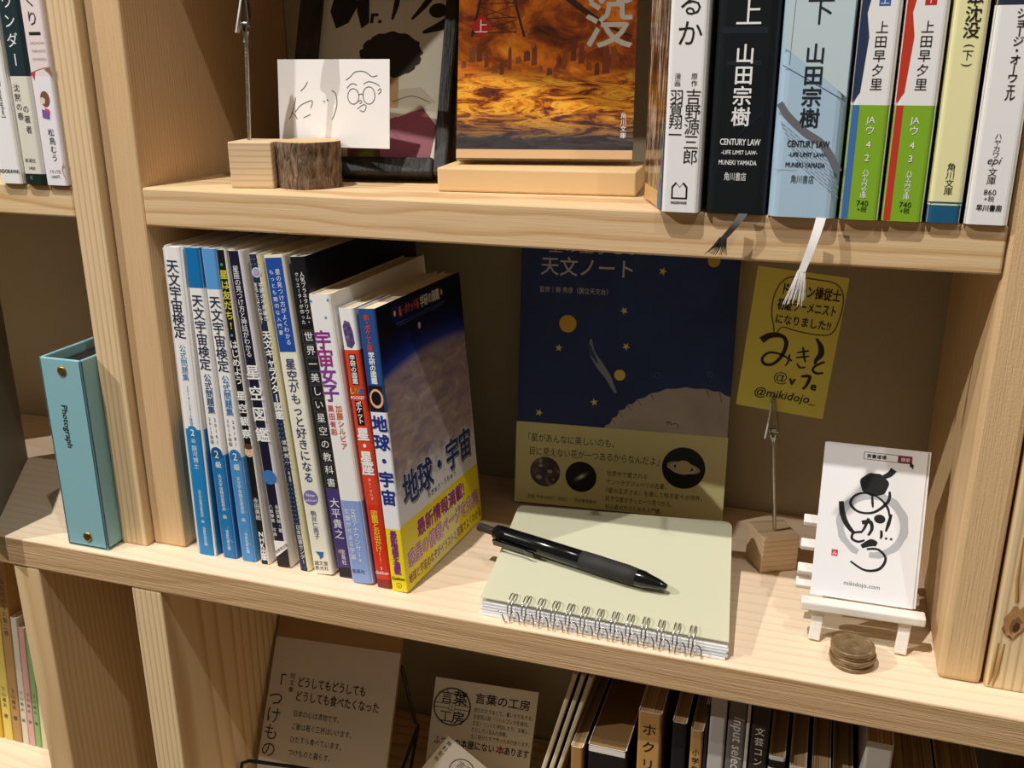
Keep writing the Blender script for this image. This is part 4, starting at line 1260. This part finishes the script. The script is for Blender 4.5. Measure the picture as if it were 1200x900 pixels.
for k_ in range(13):
    q = k_ / 12
    cx = c0.x + (c1.x - c0.x) * q; cy = 1.6 + (c1.y - c0.y) * q + c0.y - 2
    for s_ in (-1.15, 1.15):
        pts = []
        for i in range(15):
            a = R(42 + i * (262 - 42) / 14)
            pts.append((cx + s_ + (1.1 if s_ > 0 else -.6) * max(0, (i - 9) / 5), cy + 3.0 + 7.2 * math.cos(a), 7.7 + 7.0 * math.sin(a)))
        mb.tube(pts, .42, WIRE, 6)
    # closed end of each wire finger, hooked upwards at the front
    pts = []
    for i in range(11):
        a = math.pi * i / 10
        pts.append((cx + 3.4 - 2.9 * math.cos(a), cy - 4.6 + .6 * math.sin(a), .8 + 7.6 * math.sin(a) ** .6))
    mb.tube(pts, .42, WIRE, 6)
mb.tube([(c0.x - 7, cy - 2.5, 7), (c0.x - 4.5, c0.y - 6.2, 7.4), (c0.x - 2.4, c0.y - 6.2, 1.6), (c0.x - 1, c0.y - 5.4, .9)], .4, WIRE, 6)
part(mb, 'spiral_wire', t, 'silver double loop wire')

# pen
def pen_pt(): pass
A = Vector((199.3, 65.5, 27.6)); Bp = Vector((328.2, 36.6, 22.0))
t = thing('ballpoint_pen', 'black retractable ballpoint pen lying across the spiral notebook', 'pen', A, (0, 0, 0))
dv = (Bp - A); Lp = dv.length; dv.normalize()
M = dv.to_track_quat('Z', 'Y').to_matrix().to_4x4()
k_ = mat('#0d0d10', .16, 0, .5); gm = mat('#2b2a2a', .7)
mb = MB(); mb.lathe([(0, 12.5), (4.0, 12.6), (5.0, 14), (5.3, 20), (5.5, 40), (5.6, Lp * .57), (5.2, Lp * .572)], M, k_, 24); part(mb, 'barrel', t)
mb = MB(); mb.lathe([(5.0, Lp * .57), (5.75, Lp * .573), (5.9, Lp * .66), (5.6, Lp * .74), (5.8, Lp * .8), (5.3, Lp * .855), (4.9, Lp * .857)], M, gm, 24)
for i in range(9): mb.lathe([(5.75, Lp * (.70 + i * .013)), (5.95, Lp * (.703 + i * .013)), (5.75, Lp * (.706 + i * .013))], M, gm, 20)
part(mb, 'grip', t, 'matt dark grey rubber grip')
mb = MB(); mb.lathe([(5.3, Lp * .856), (5.2, Lp * .89), (4.4, Lp * .91), (3.2, Lp * .96), (1.7, Lp * .995), (1.3, Lp), (0, Lp)], M, k_, 24); part(mb, 'tip', t)
mb = MB(); mb.lathe([(0, 0), (2.5, .2), (2.9, 1.0), (2.7, 12.6)], M, mat('#3a3634', .35), 18); part(mb, 'push_button', t)
mb = MB()
side = Vector((-.28, -1, -.42)); side = (side - dv * side.dot(dv)).normalized(); cr_ = dv.cross(side)
rowsP = []
for i in range(9):
    q = i / 8; along = 16 + 30 * q; off = 7.2 - .8 * q + (.8 if q > .85 else 0); w_ = 2.4 - .5 * q
    rowsP.append([dv * along + side * (off + e) + cr_ * (w_ * s_) for s_, e in ((-1, 0), (1, 0), (1, 1.3), (-1, 1.3))])
vs = [p for r_ in rowsP for p in r_]
fs = [(i * 4 + j, i * 4 + (j + 1) % 4, i * 4 + 4 + (j + 1) % 4, i * 4 + 4 + j) for i in range(8) for j in range(4)] + [(3, 2, 1, 0), tuple(range(32, 36))]
mb.block(vs, fs, k_)
mb.tube([dv * 18 + side * 4, dv * 18 + side * 7.6], 2.0, k_, 10)
part(mb, 'clip', t)

# ------------------------------------------------------------------ middle shelf, right
t = cube_clip('memo clip stand holding a yellow note, on a wooden cube right of the notebook', 378.0, 110.0, .2, 28, 25, (12, 9.5), (6.5, 11, 88), -20, 24)
mb = MB()
F = Fr((353.4, 122.6, 110.2), (math.cos(R(-4.4)), 0, math.sin(R(-4.4))), (math.sin(R(4.4)), .0, math.cos(R(4.4))))
sheet(mb, F, 0, 0, 53, 89.5, .3, mat('#e4d862', .6))
bi = mat('#2c2412', .6); bo = mat('#6a5a20', .6)
mb.stroke(F, [(14, 80), (20, 85.6), (34, 86), (46, 85), (51.5, 78), (51.8, 66), (49, 55), (40, 52.6), (28, 53.2), (20, 54.2), (16.5, 49), (14.6, 54.6), (12.4, 62), (12, 72), (14, 80)], .8, bo, h=.08)
mb.fit(F, 'ドローン操従士', 17, 50, 75, 7.6, bi, wt=.03); mb.fit(F, '初級ラーメニスト', 15, 49, 65.6, 7.2, bi, wt=.025); mb.fit(F, 'になりました!!', 15.5, 47.5, 56.6, 6.4, bi, wt=.025)
mb.stroke(F, [(9, 44), (14, 48), (21, 48.5), (24, 44), (22.5, 36), (18, 30), (13, 29.4), (11.4, 33), (15, 37), (22, 37), (29, 34)], [4.4, 3.6, 2.4, 2.6, 2.2, 1.8, 2.0, 1.6, 1.4, 1.2, 1.0], bi, h=.08)
mb.stroke(F, [(27, 38), (27, 33.5), (25.6, 30)], [1.0, 1.2, .7], bi, h=.09)
mb.stroke(F, [(31, 39.6), (35.6, 41.2), (38, 42)], [.8, 1.3, .8], bi, h=.08); mb.stroke(F, [(31, 36.4), (35, 37.6), (38.6, 38.6)], [.8, 1.2, .8], bi, h=.08); mb.stroke(F, [(34, 43.8), (35.6, 38), (37, 34.4)], [1.2, 1.4, .8], bi, h=.09); mb.stroke(F, [(32, 33), (34.4, 30.6), (37.6, 31.4)], [.8, 1.2, .9], bi, h=.08)
mb.stroke(F, [(40.6, 50.5), (44, 46), (45, 41), (43, 37), (42.6, 34)], [.8, 3.2, 3.6, 2.4, 1.2], bi, h=.08); mb.stroke(F, [(48, 36.6), (43.6, 33.6), (42, 30.4), (44.6, 28.6), (48.4, 29.6)], [1.4, 1.5, 1.5, 1.6, 1.2], bi, h=.09)
mb.text(F, '@', 19.5, 19.6, 8.4, bi, h=.08); mb.text(F, 'v', 29.4, 18.8, 8, bi, h=.08, wt=.05); mb.stroke(F, [(36, 25), (41, 25.8), (40, 20), (38.2, 17)], [1.4, 2.2, 1.8, 1.4], bi, h=.08); mb.text(F, 'e', 42.4, 17.6, 7.4, bi, h=.08, wt=.05)
mb.fit(F, '@mikidojo_', 10, 47, 8.6, 7.2, bi, h=.08, wt=.015, shear=.15)
tag(mb.build('yellow_note'), 'yellow note with brush lettering held up by the memo clip', 'note')

# mini easel
t = thing('mini_easel', 'tiny white painted wooden easel holding small printed cards', 'easel', (436, 50, 0))
Oe = Vector((436, 50, 0))
def bar(mb, a, b, w, d, m=PAINT, up=(0, 0, 1)):
    a = Vector(a) - Oe; b = Vector(b) - Oe
    zz = (b - a).normalized(); xx = Vector(up).cross(zz)
    xx = xx.normalized() if xx.length > 1e-4 else Vector((1, 0, 0))
    yy = zz.cross(xx)
    Mx = Matrix((xx, yy, zz)).transposed().to_4x4(); Mx.translation = a
    mb.box(-w / 2, w / 2, -d / 2, d / 2, 0, (b - a).length, m, min(w, d) * .18, 2, Mx)
for fx, ttx in ((413.2, 416.5), (459.5, 463)):
    mb = MB(); bar(mb, (fx, 41, .9), (fx + (ttx - fx) * .45, 46.5, 21), 6.4, 3.6, up=(0, 1, 0)); part(mb, 'front_leg', t)
mb = MB(); bar(mb, (404.0, 43, 22.6), (470.5, 45, 22.2), 8.5, 5.4, up=(0, 0, 1)); part(mb, 'ledge', t)
for z_, y_ in ((27, 57.5), (35, 60), (48.5, 64.8), (62, 69.4)):
    mb = MB(); bar(mb, (400.2 + (z_ - 27) * .03, y_, z_), (467.6 if z_ < 30 else 460, y_ + .8, z_ - .4), 7.2, 3.0, up=(0, -.3, 1)); part(mb, 'back_slat', t)
for x_ in (421, 455):
    mb = MB(); bar(mb, (x_, 60.5, 18), (x_, 83, 86), 5, 2.8, up=(0, 1, 0)); part(mb, 'upright', t)
mb = MB(); bar(mb, (438, 104, .9), (438, 84, 76), 5, 2.8, up=(0, 1, 0)); part(mb, 'rear_leg', t)

def card(off, label, deco, name):
    F = Fr((408.6 + off * 1.6, 47.6 + off * .8, 26.0), (1, .0, 0), (0, math.sin(R(19)), math.cos(R(19)))); F.w = F.w * .967
    mb = MB(); sheet(mb, F, 0, 0, 55, 91, .35, mat('#f2f1f2', .45), mat('#dcdbdc', .5))
    if deco:
        r_ = mat('#7a2a26', .5); gy = mat('#b9bbbf', .6); rk = mat('#1b1d1f', .6)
        mb.rect(F, 21.5, 83.2, 47, 87.6, INK, h=.06); mb.rect(F, 21.8, 83.5, 46.7, 87.3, mat('#f2f1f2', .45), h=.1); mb.rect(F, 39.5, 83.2, 47, 87.6, r_, h=.14)
        mb.text(F, '実書道場', 23, 84.4, 2.5, INK, h=.18, wt=.02); mb.text(F, '検索', 41, 84.4, 2.4, W_INK, h=.18); mb.poly(F, [(46, 85), (48.4, 82.2), (47.6, 82), (48.2, 80.8), (47.4, 80.6), (46.8, 81.8), (46, 81.4)], INK, h=.2)
        n = 40; vs = []
        for i in range(n + 1):
            a = R(250 - i * 340 / n)
            q = 1 + .02 * math.sin(i * 1.7)
            for rr in (19.6 * q, 19.6 - (3.2 + 1.6 * math.sin(i / n * 3.0))):
                vs.append(F.p(29.5 + rr * .98 * math.cos(a), 45.5 + rr * 1.0 * math.sin(a), .06))
        mb.block(vs, [(2 * i, 2 * i + 1, 2 * i + 3, 2 * i + 2) for i in range(n)], gy)
        mb.poly(F, [(23 + 7.6 * (1 + .05 * math.sin(5 * a)) * math.cos(a) + 5.5, 69 + 6.8 * (1 + .04 * math.sin(7 * a)) * math.sin(a)) for a in [i * 2 * math.pi / 30 for i in range(30)]], rk, h=.1)
        mb.stroke(F, [(33, 74), (36, 76), (38, 79)], [2.4, 3.2, 3.6], rk, h=.12)
        mb.stroke(F, [(28, 62), (28.6, 58), (29, 55.5)], [1.2, 1.4, .7], rk, h=.1)
        mb.stroke(F, [(37, 66), (36.6, 60), (30, 53), (22, 52), (17, 56), (18.6, 61), (24, 63.5), (31, 62), (36.4, 57), (38.4, 51)], [1.2, 1.8, 1.4, 1.3, 1.6, 1.3, 1.1, 1.0, 1.4, .9], rk, h=.1)
        mb.stroke(F, [(11.8, 57), (13.2, 50), (16, 44), (20.6, 39)], [2.6, 3.2, 2.8, 1.8], rk, h=.1); mb.stroke(F, [(24.6, 40.6), (20.2, 39.4), (19.6, 36), (23, 34.6), (26.4, 36)], [1.4, 1.3, 1.5, 1.4, 1.0], rk, h=.11)
        mb.stroke(F, [(24, 46), (28.4, 47), (29.6, 43), (28, 39)], [2.4, 2.2, 1.8, 1.2], rk, h=.1); mb.stroke(F, [(27.4, 49), (25.6, 43), (24, 40)], [1.6, 1.4, .8], rk, h=.11); mb.disc(F, 33.2, 49.4, 3.0, rk, h=.1, ry=2.6)
        mb.stroke(F, [(39, 53), (38, 47), (37, 42.6)], [1.4, 2.0, .9], rk, h=.1); mb.stroke(F, [(34.6, 43), (35, 40), (34.6, 38)], [1.2, 1.6, .8], rk, h=.1); mb.disc(F, 37.6, 38.6, .7, rk, h=.1); mb.disc(F, 40.2, 38.6, .7, rk, h=.1)
        mb.stroke(F, [(25, 32), (30, 35), (33, 34.4)], [2, 4.4, 2.6], rk, h=.1); mb.stroke(F, [(28, 31), (34, 31.6), (38.4, 27), (35.6, 20.4), (28, 18.6), (20, 22.6)], [1.2, 1.3, 1.4, 1.6, 1.3, 1.0], rk, h=.11)
        mb.rect(F, 9.4, 24.4, 12.8, 28.2, mat('#d4325c', .5), h=.08); mb.text(F, 'み', 11.1, 25, 2.6, W_INK, align='C', h=.12)
        mb.text(F, 'mikidojo.com', 27.3, 8.4, 3.4, mat('#505256'), h=.08, align='C')
    tag(mb.build(name), label, 'card', 'cards on the white easel')
card(0, 'white card with a brushed ink thank you on the tiny easel', True, 'greeting_card')
card(1, 'plain white card edge showing right behind the brushed ink card', False, 'greeting_card')

# coins
lab = ('lowest', 'second from the bottom', 'middle', 'second from the top', 'topmost')
random.seed(3)
mb = MB(); Rr = 11.75
mb.lathe([(0, 0), (Rr - .5, 0), (Rr, .25), (Rr, 1.95), (Rr - .4, 2.25), (Rr - 1.2, 2.25), (Rr - 1.5, 2.0), (0, 2.0)], Matrix.Identity(4), COIN, 48)
Fc = Fr((0, 0, 2.0), (1, 0, 0), (0, 1, 0))
for i in range(26):
    a = i * 2 * math.pi / 26
    mb.disc(Fc, 8.6 * math.cos(a), 8.6 * math.sin(a), .5, COIN, h=.1, n=6)
mb.text(Fc, '10', 0, -2.6, 6.4, COIN, align='C', h=.12, wt=.03); mb.stroke(Fc, [(-4.6, -5), (0, -6.4), (4.6, -5)], .8, COIN, h=.12)
for i in range(8): mb.disc(Fc, -4.5 + i * 1.3, 5 + .6 * math.sin(i), .55, COIN, h=.12, n=8)
coin0 = mb.build('coin')
for i in range(5):
    o = coin0 if i == 0 else coin0.copy()
    if i: COL.objects.link(o)
    o.location = Vector((434 + (0, -.7, .6, -.3, -.5)[i], 25.5 + (0, .5, -.3, .4, 0)[i], .2 + i * 2.27)) * K
    o.rotation_euler = (0, 0, random.uniform(0, 6))
    tag(o, 'bronze coin, %s of the stack in front of the white easel' % lab[i], 'coin', 'stack of coins')

# ------------------------------------------------------------------ left compartment
t = thing('photo_box', 'pale blue open topped photo file box with brass rivets beside the left upright', 'file box', (-80.8, 4.2, .2))
mb = MB(); w_, d_, h_, e_ = 33.2, 108, 135.5, 2.2
def ubox(mb):
    mb.box(0, w_, 0, d_, 0, e_, BLUE_BOX, .6); mb.box(0, w_, 0, e_, 0, h_, BLUE_BOX, .8); mb.box(0, e_, 0, d_, 0, h_, BLUE_BOX, .8); mb.box(w_ - e_, w_, 0, d_, 0, h_, BLUE_BOX, .8); mb.box(0, w_, d_ - e_, d_, 0, h_, BLUE_BOX, .8)
ubox(mb)
F = Fr((0, 0, 0), (1, 0, 0), (0, 0, 1))
mb.text(F.rot(14.2, 104, -90), 'Photograph', 0, -1.6, 6.2, INK, wt=.012)
shell_ = part(mb, 'shell', t)
for y_ in (127.5, 8.5):
    mb = MB(); mb.lathe([(3.3, 0), (3.2, .7), (2.2, 1.2), (1.0, .8), (0, .9)], Matrix.Translation((17.5, -.05, y_)) @ Matrix.Rotation(R(90), 4, 'X'), mat('#a8843c', .3, .9), 20); part(mb, 'rivet', shell_, 'brass rivet')
mb = MB(); mb.box(4, w_ - 8, 8, d_ - 6, 3, h_ - 6, mat('#1a1815', .6), .4); mb.box(w_ - 7.4, w_ - 3, 6, d_ - 6, 3, h_ - 3.5, mat('#e4e0dc', .6), .3); part(mb, 'album_pages', t, 'black and white album leaves')

t = thing('album', 'dull grey hardbound album standing askew at the far left edge', 'album', (-168, 36, .2), (0, 0, R(124.5)))
mb = MB(); g_ = mat('#76705f', .6)
mb.box(-60, 100, 0, 2, 0, 146, g_, .5); mb.box(-60, 100, 12, 14, 0, 146, g_, .5); mb.box(98, 100, 2, 12, 0, 146, g_, .4); part(mb, 'cover', t)
mb = MB(); mb.box(-57, 97.8, 2.1, 11.9, 2, 144, PAGES); part(mb, 'page_block', t)

# ------------------------------------------------------------------ lower left compartment: song books
LS = 'song books in the lower left compartment'
def thin(label, x, wid, h, colr, title, author, ink='#4a4030', group=LS, y=60, z=ZL, dep=130):
    def ops(mb, F):
        m = mat(ink, .6)
        if title: mb.vtext(F, title, wid / 2, h * .80, h * .80 - len(title) * 6.2, m, min(5.2, wid * .62))
        if author: mb.vtext(F, author, wid / 2, 56, 22, m, min(4.6, wid * .55))
    return book('song_book', label, x, y, z, wid, dep, h, Z1(h, mat(colr, .55)), h * .095, 0, group, ops=ops, r=.9)
thin('deep yellow thin book at the photo edge in the lower left compartment', -255, 10, 205, '#d8b030', '', '')
thin('pale yellow thin book with vertical title in the lower left compartment', -243.5, 9.4, 210, '#e6d06a', '日本のわらべうた第一', '下山義夫 著')
thin('tan thin book between the pale yellow and white books in the lower left compartment', -233.2, 9.2, 205, '#b8925a', 'わらべのうた第二巻', '下山義夫 著')
thin('short white thin book beside a pink one in the lower left compartment', -223.2, 6.6, 128, '#dcd8c8', '', '下山義夫 編')
thin('short pink thin book beside a green one in the lower left compartment', -216, 6.2, 120, '#dcaaa4', '', '下山義夫 編')
thin('short green thin book, last before the upright in the lower left compartment', -209.2, 6.0, 118, '#8cb878', '', '下山義夫 編')
thin('short cream thin book half hidden by the upright in the lower left compartment', -202.6, 6.0, 112, '#e0d8b0', '', '')

# ------------------------------------------------------------------ lower middle: booklet on its stand, shop cards
t = thing('booklet', 'tall brown booklet with a white printed sheet standing on a black wire stand', 'booklet', (3.5, 71, ZL + 13), (R(-29), 0, R(4.6)))
mb = MB(); mb.box(-1, 107, 0, 5, 0, 155, mat('#a3824f', .7), .5); part(mb, 'backing', t, 'brown paper cover')
mb = MB(); F = Fr((0, -.25, 0), (1, 0, 0), (0, 0, 1)); sheet(mb, F, -1.2, 0, 107.2, 113, .2, mat('#d3cabc', .6))
k_ = mat('#2c2824', .6)
mb.vtext(F, '「つけもの', 6.5, 84, 18, k_, 13); mb.vtext(F, '短文集', 18.5, 86, 70, k_, 4.4)
mb.fit(F, 'どうしてもどうしても', 24, 82, 76.5, 8.4, k_, wt=.02); mb.fit(F, 'どうしても食べたくなった', 24, 95, 65.5, 8.4, k_, wt=.02)
for s_, x1, y_ in (('日本の心は漬物です。', 63, 53), ('ご飯は軽く三杯はいけます。', 75, 43), ('ひたすら食べています。', 68, 33), ('つけものと暮らす。', 60, 23)): mb.fit(F, s_, 24, x1, y_, 5.4, k_)
part(mb, 'printed_sheet', t, 'white printed sheet')
t = thing('wire_stand', 'black wire book stand under the brown booklet', 'book stand', (55, 90, ZL))
Ow = Vector((55, 90, ZL))
mb = MB()
def wv(*pts): mb.tube([Vector(p) - Ow for p in pts], 1.5, BLACK_WIRE, 8)
wv((-2.6, 62, ZL + 1.9), (-2.6, 60, ZL + 26), (-1.6, 62, ZL + 35), (4, 64, ZL + 37), (40, 67, ZL + 38.5), (104, 73, ZL + 38), (108, 74, ZL + 32), (111, 70, ZL + 1.9))
part(mb, 'front_lip', t)
mb = MB(); wv((111, 70, ZL + 1.9), (117, 112, ZL + 1.9), (115, 143, ZL + 39), (112.5, 142, ZL + 42), (105, 136, ZL + 98)); wv((-2.6, 62, ZL + 1.9), (-2.6, 108, ZL + 1.9), (-2.6, 141, ZL + 40), (0, 136, ZL + 98), (105, 136, ZL + 98)); wv((117, 112, ZL + 1.9), (-2.6, 108, ZL + 1.9)); wv((112.5, 85, ZL + 2.1), (115, 143, ZL + 39))
part(mb, 'rear_frame', t)

mb = MB(); F = Fr((120.5, 142, -240), (1, .07, -0.0), (.04, .3, 1)); sheet(mb, F, 0, 0, 88, 73, .4, mat('#e2dccf', .6)); k_ = mat('#241f1c', .6)
mb.disc(F, 17, 50, 16.2, k_, n=48, h=.06); mb.disc(F, 17, 50, 15.0, mat('#e2dccf', .6), n=48, h=.1)
mb.text(F, '言', 6, 53.5, 11, k_, h=.14, wt=.01); mb.text(F, '葉', 17, 53.5, 12, k_, h=.14, wt=.02); mb.text(F, '工', 6.5, 37, 11, k_, h=.14); mb.text(F, '房', 17.5, 37, 11, k_, h=.14, wt=.02)
for a, b in (((2, 52), (32, 52)), ((2, 48.4), (32, 48.4)), ((4, 61), (30, 61))): mb.stroke(F, [a, b], .6, k_, h=.14)
mb.rect(F, 14.4, 47, 19.4, 53.4, mat('#e2dccf', .6), h=.16); mb.stroke(F, [(14.4, 47), (14.4, 53.4), (19.4, 53.4), (19.4, 47), (14.4, 47)], .5, k_, h=.18, sub=1); mb.stroke(F, [(16.9, 47), (16.9, 53.4)], .4, k_, h=.18)
mb.fit(F, '言葉の工房', 36, 82, 57, 9, k_, wt=.02)
for i, (s_, x1) in enumerate((('読むだけでなくて、書いたりもする。', 86), ('文芸同人誌・リトルプレスを発行。', 83), ('文芸イベントに参加したり、主催し', 83), ('たりしている人の本棚。', 66), ('主に自分たちで作った本があります。', 86))): mb.fit(F, s_, 36, x1, 49 - i * 5.6, 4.0, k_)
mb.fit(F, 'ふつうの本屋にない', 5, 57, 17.5, 7.4, k_, wt=.02); mb.text(F, '本', 58.5, 17.5, 7.4, mat('#a83028'), align='F', wt=.03); mb.fit(F, 'あります', 66, 86, 17.5, 7.4, k_, wt=.02)
tag(mb.build('shop_card'), 'white shop card with a round character emblem leaning at the back of the lower shelf', 'card')
a_ = R(-35)
w_ = Vector((math.sin(-a_), .30, math.cos(a_))).normalized()
mb = MB(); F = Fr(Vector((151, 120, -190)) - w_ * 36, (math.cos(a_), 0, math.sin(a_)), w_)
sheet(mb, F, 0, 0, 44, 36, .4, mat('#ded8cc', .6)); mb.vtext(F, '無料配布', 4.5, 34, 12, k_, 4.2)
mb.disc(F, 26, 20, 10.5, k_, n=40, h=.06); mb.disc(F, 26, 20, 9.7, mat('#ded8cc', .6), n=40, h=.1); mb.text(F, '言葉', 19, 21, 7, k_, h=.14); mb.text(F, '工房', 19, 12.5, 7, k_, h=.14)
tag(mb.build('shop_card'), 'small white card tilted in front of the emblem shop card', 'card')

# ------------------------------------------------------------------ lower right: old paperbacks
LB = 'books in the lower right compartment'
def lowb(label, x, wid, ztop, colr, ops=None, name='paperback', top=None, y=18, dep=128, lean=0, pages=None, ht=None, side=None, zones=None, hard=0):
    h = ztop - ZL
    return book(name, label, x, y, ZL, wid, dep, h, zones(h) if zones else Z1(h, mat(colr, .6), mat(side or colr, .6)), lean, 0, LB, ops=ops, r=min(1.6, wid * .25), pages=pages or PAGES_TAN, inset=.5, hard=hard)
for i, (x, lb) in enumerate(((222, 'first thin cream booklet leaning to the right in the lower right compartment'), (227, 'second thin cream booklet leaning to the right in the lower right compartment'), (232, 'third thin cream booklet leaning to the right beside the tan spine'))):
    h = 205
    book('zine', lb, x, 30, ZL, 2.8, 140, h, Z1(h, mat('#d8c8a4', .6)), 52, 0, LB, r=.8, pages=PAGES_TAN, inset=.3)
def ttl(s_, y0, size, ink, y1=None): return lambda mb, F, h, w_: mb.vtext(F, s_, w_ / 2, h - y0, h - y0 - len(s_) * size * 1.5 if y1 is None else h - y1, mat(ink, .6), size)
def mk(s_, y0, size, ink, w_, h, step=1.5): return lambda mb, F: mb.vtext(F, s_, w_ / 2, h - y0, h - y0 - len(s_) * size * step, mat(ink, .6), size, wt=.01)
lowb('narrow tan book left of the thick plastic wrapped book', 276.5, 7.6, -90, '#a87c48')
def opsbig(mb, F):
    mb.rect(F, .6, 154, 23.4, 158.2, mat('#e8e2d8', .15), h=.1); mb.text(F, 'ル', 10, 136, 7, W_INK, h=.16)  # pale strip near the top paints the shine of the plastic wrap
lowb('thick plastic wrapped book with black spine and tan top', 287.5, 24, -86, '#161414', opsbig, pages=mat('#8a6c44', .5))
hk = -54 - ZL
lowb('tan paper covered book with dark vertical katakana title', 318, 14, -54, '#bb8e50', mk('ホクリクアリナン', 6, 8.4, '#241a12', 14, hk, 1.5))
lowb('narrow black book with white lettering beside the tan katakana book', 338.6, 8.4, -57, '#15151a', mk('ト', 38, 6, '#dcdcdc', 8.4, 190))
lowb('narrow tan book with small dark title beside the black one', 349.6, 7.4, -60, '#b98f54', mk('小学生のためのうた', 12, 4.4, '#3a2a1c', 7.4, 184, 1.35))
lowb('very thin dark booklet beside the silver grey book', 357.8, 1.6, -40, '#2a221c')
lowb('plain silver grey book, brightest of the lower right row', 360, 9.6, -30, '#b9b2ac', dep=140)
def opsin(mb, F):
    mb.text(F.rot(3.4, 200, -90), 'Input selector', 0, 0, 8.0, mat('#cfcac2', .5), wt=.02, shear=.15)
lowb('metallic grey book with slanted latin title on its spine', 370.6, 10.2, -30, '#6a645c', opsin, dep=140, side='#d0ccc4')
lowb('thin white pamphlet next to the metallic grey book', 381.2, 1.8, -30, '#c8c2b8')
lowb('dark brown book with sketchy white vertical title', 384.0, 10.0, -32, '#2e2620', mk('文芸コンピレーション', 16, 5.4, '#d8d0c4', 10, 212, 1.3), dep=140)
for i, (x, wid, zt, lb) in enumerate(((395.2, 9.2, -67, 'first of three white spines with black head bands, beside the dark brown book'), (407.2, 9.4, -71, 'second of three white spines with black head bands'), (419.6, 10.4, -74, 'third of three white spines with black head bands, next to the white jacket book'))):
    hh = zt - ZL
    wsp = mat('#d8d4cc', .5); kb = mat('#221a18', .5)
    lowb(lb, x, wid, zt, '', (lambda i_, w_, h_: lambda mb, F: mb.text(F, 'LES'[i_], w_ / 2, h_ - 20, 8, INK, align='C', wt=.02))(i, wid, hh), zones=lambda h: [(0, h - 8, wsp, wsp, wsp), (h - 8, h - 2.5, kb, wsp, wsp), (h - 2.5, h, wsp, wsp, wsp)])
lowb('dark book with a rounded page top right of the white spines', 431.6, 11.5, -80, '#3a2c20')
lowb('white jacketed book standing taller beside brown page tops', 446.5, 14.5, -44, '#cfc8bc', dep=120)
lowb('wide brown book showing its page top beside the white jacket book', 463, 26, -84, '#5a442c')
lowb('wide brown book, rightmost page top of the lower right row', 491, 24, -86, '#54402a')
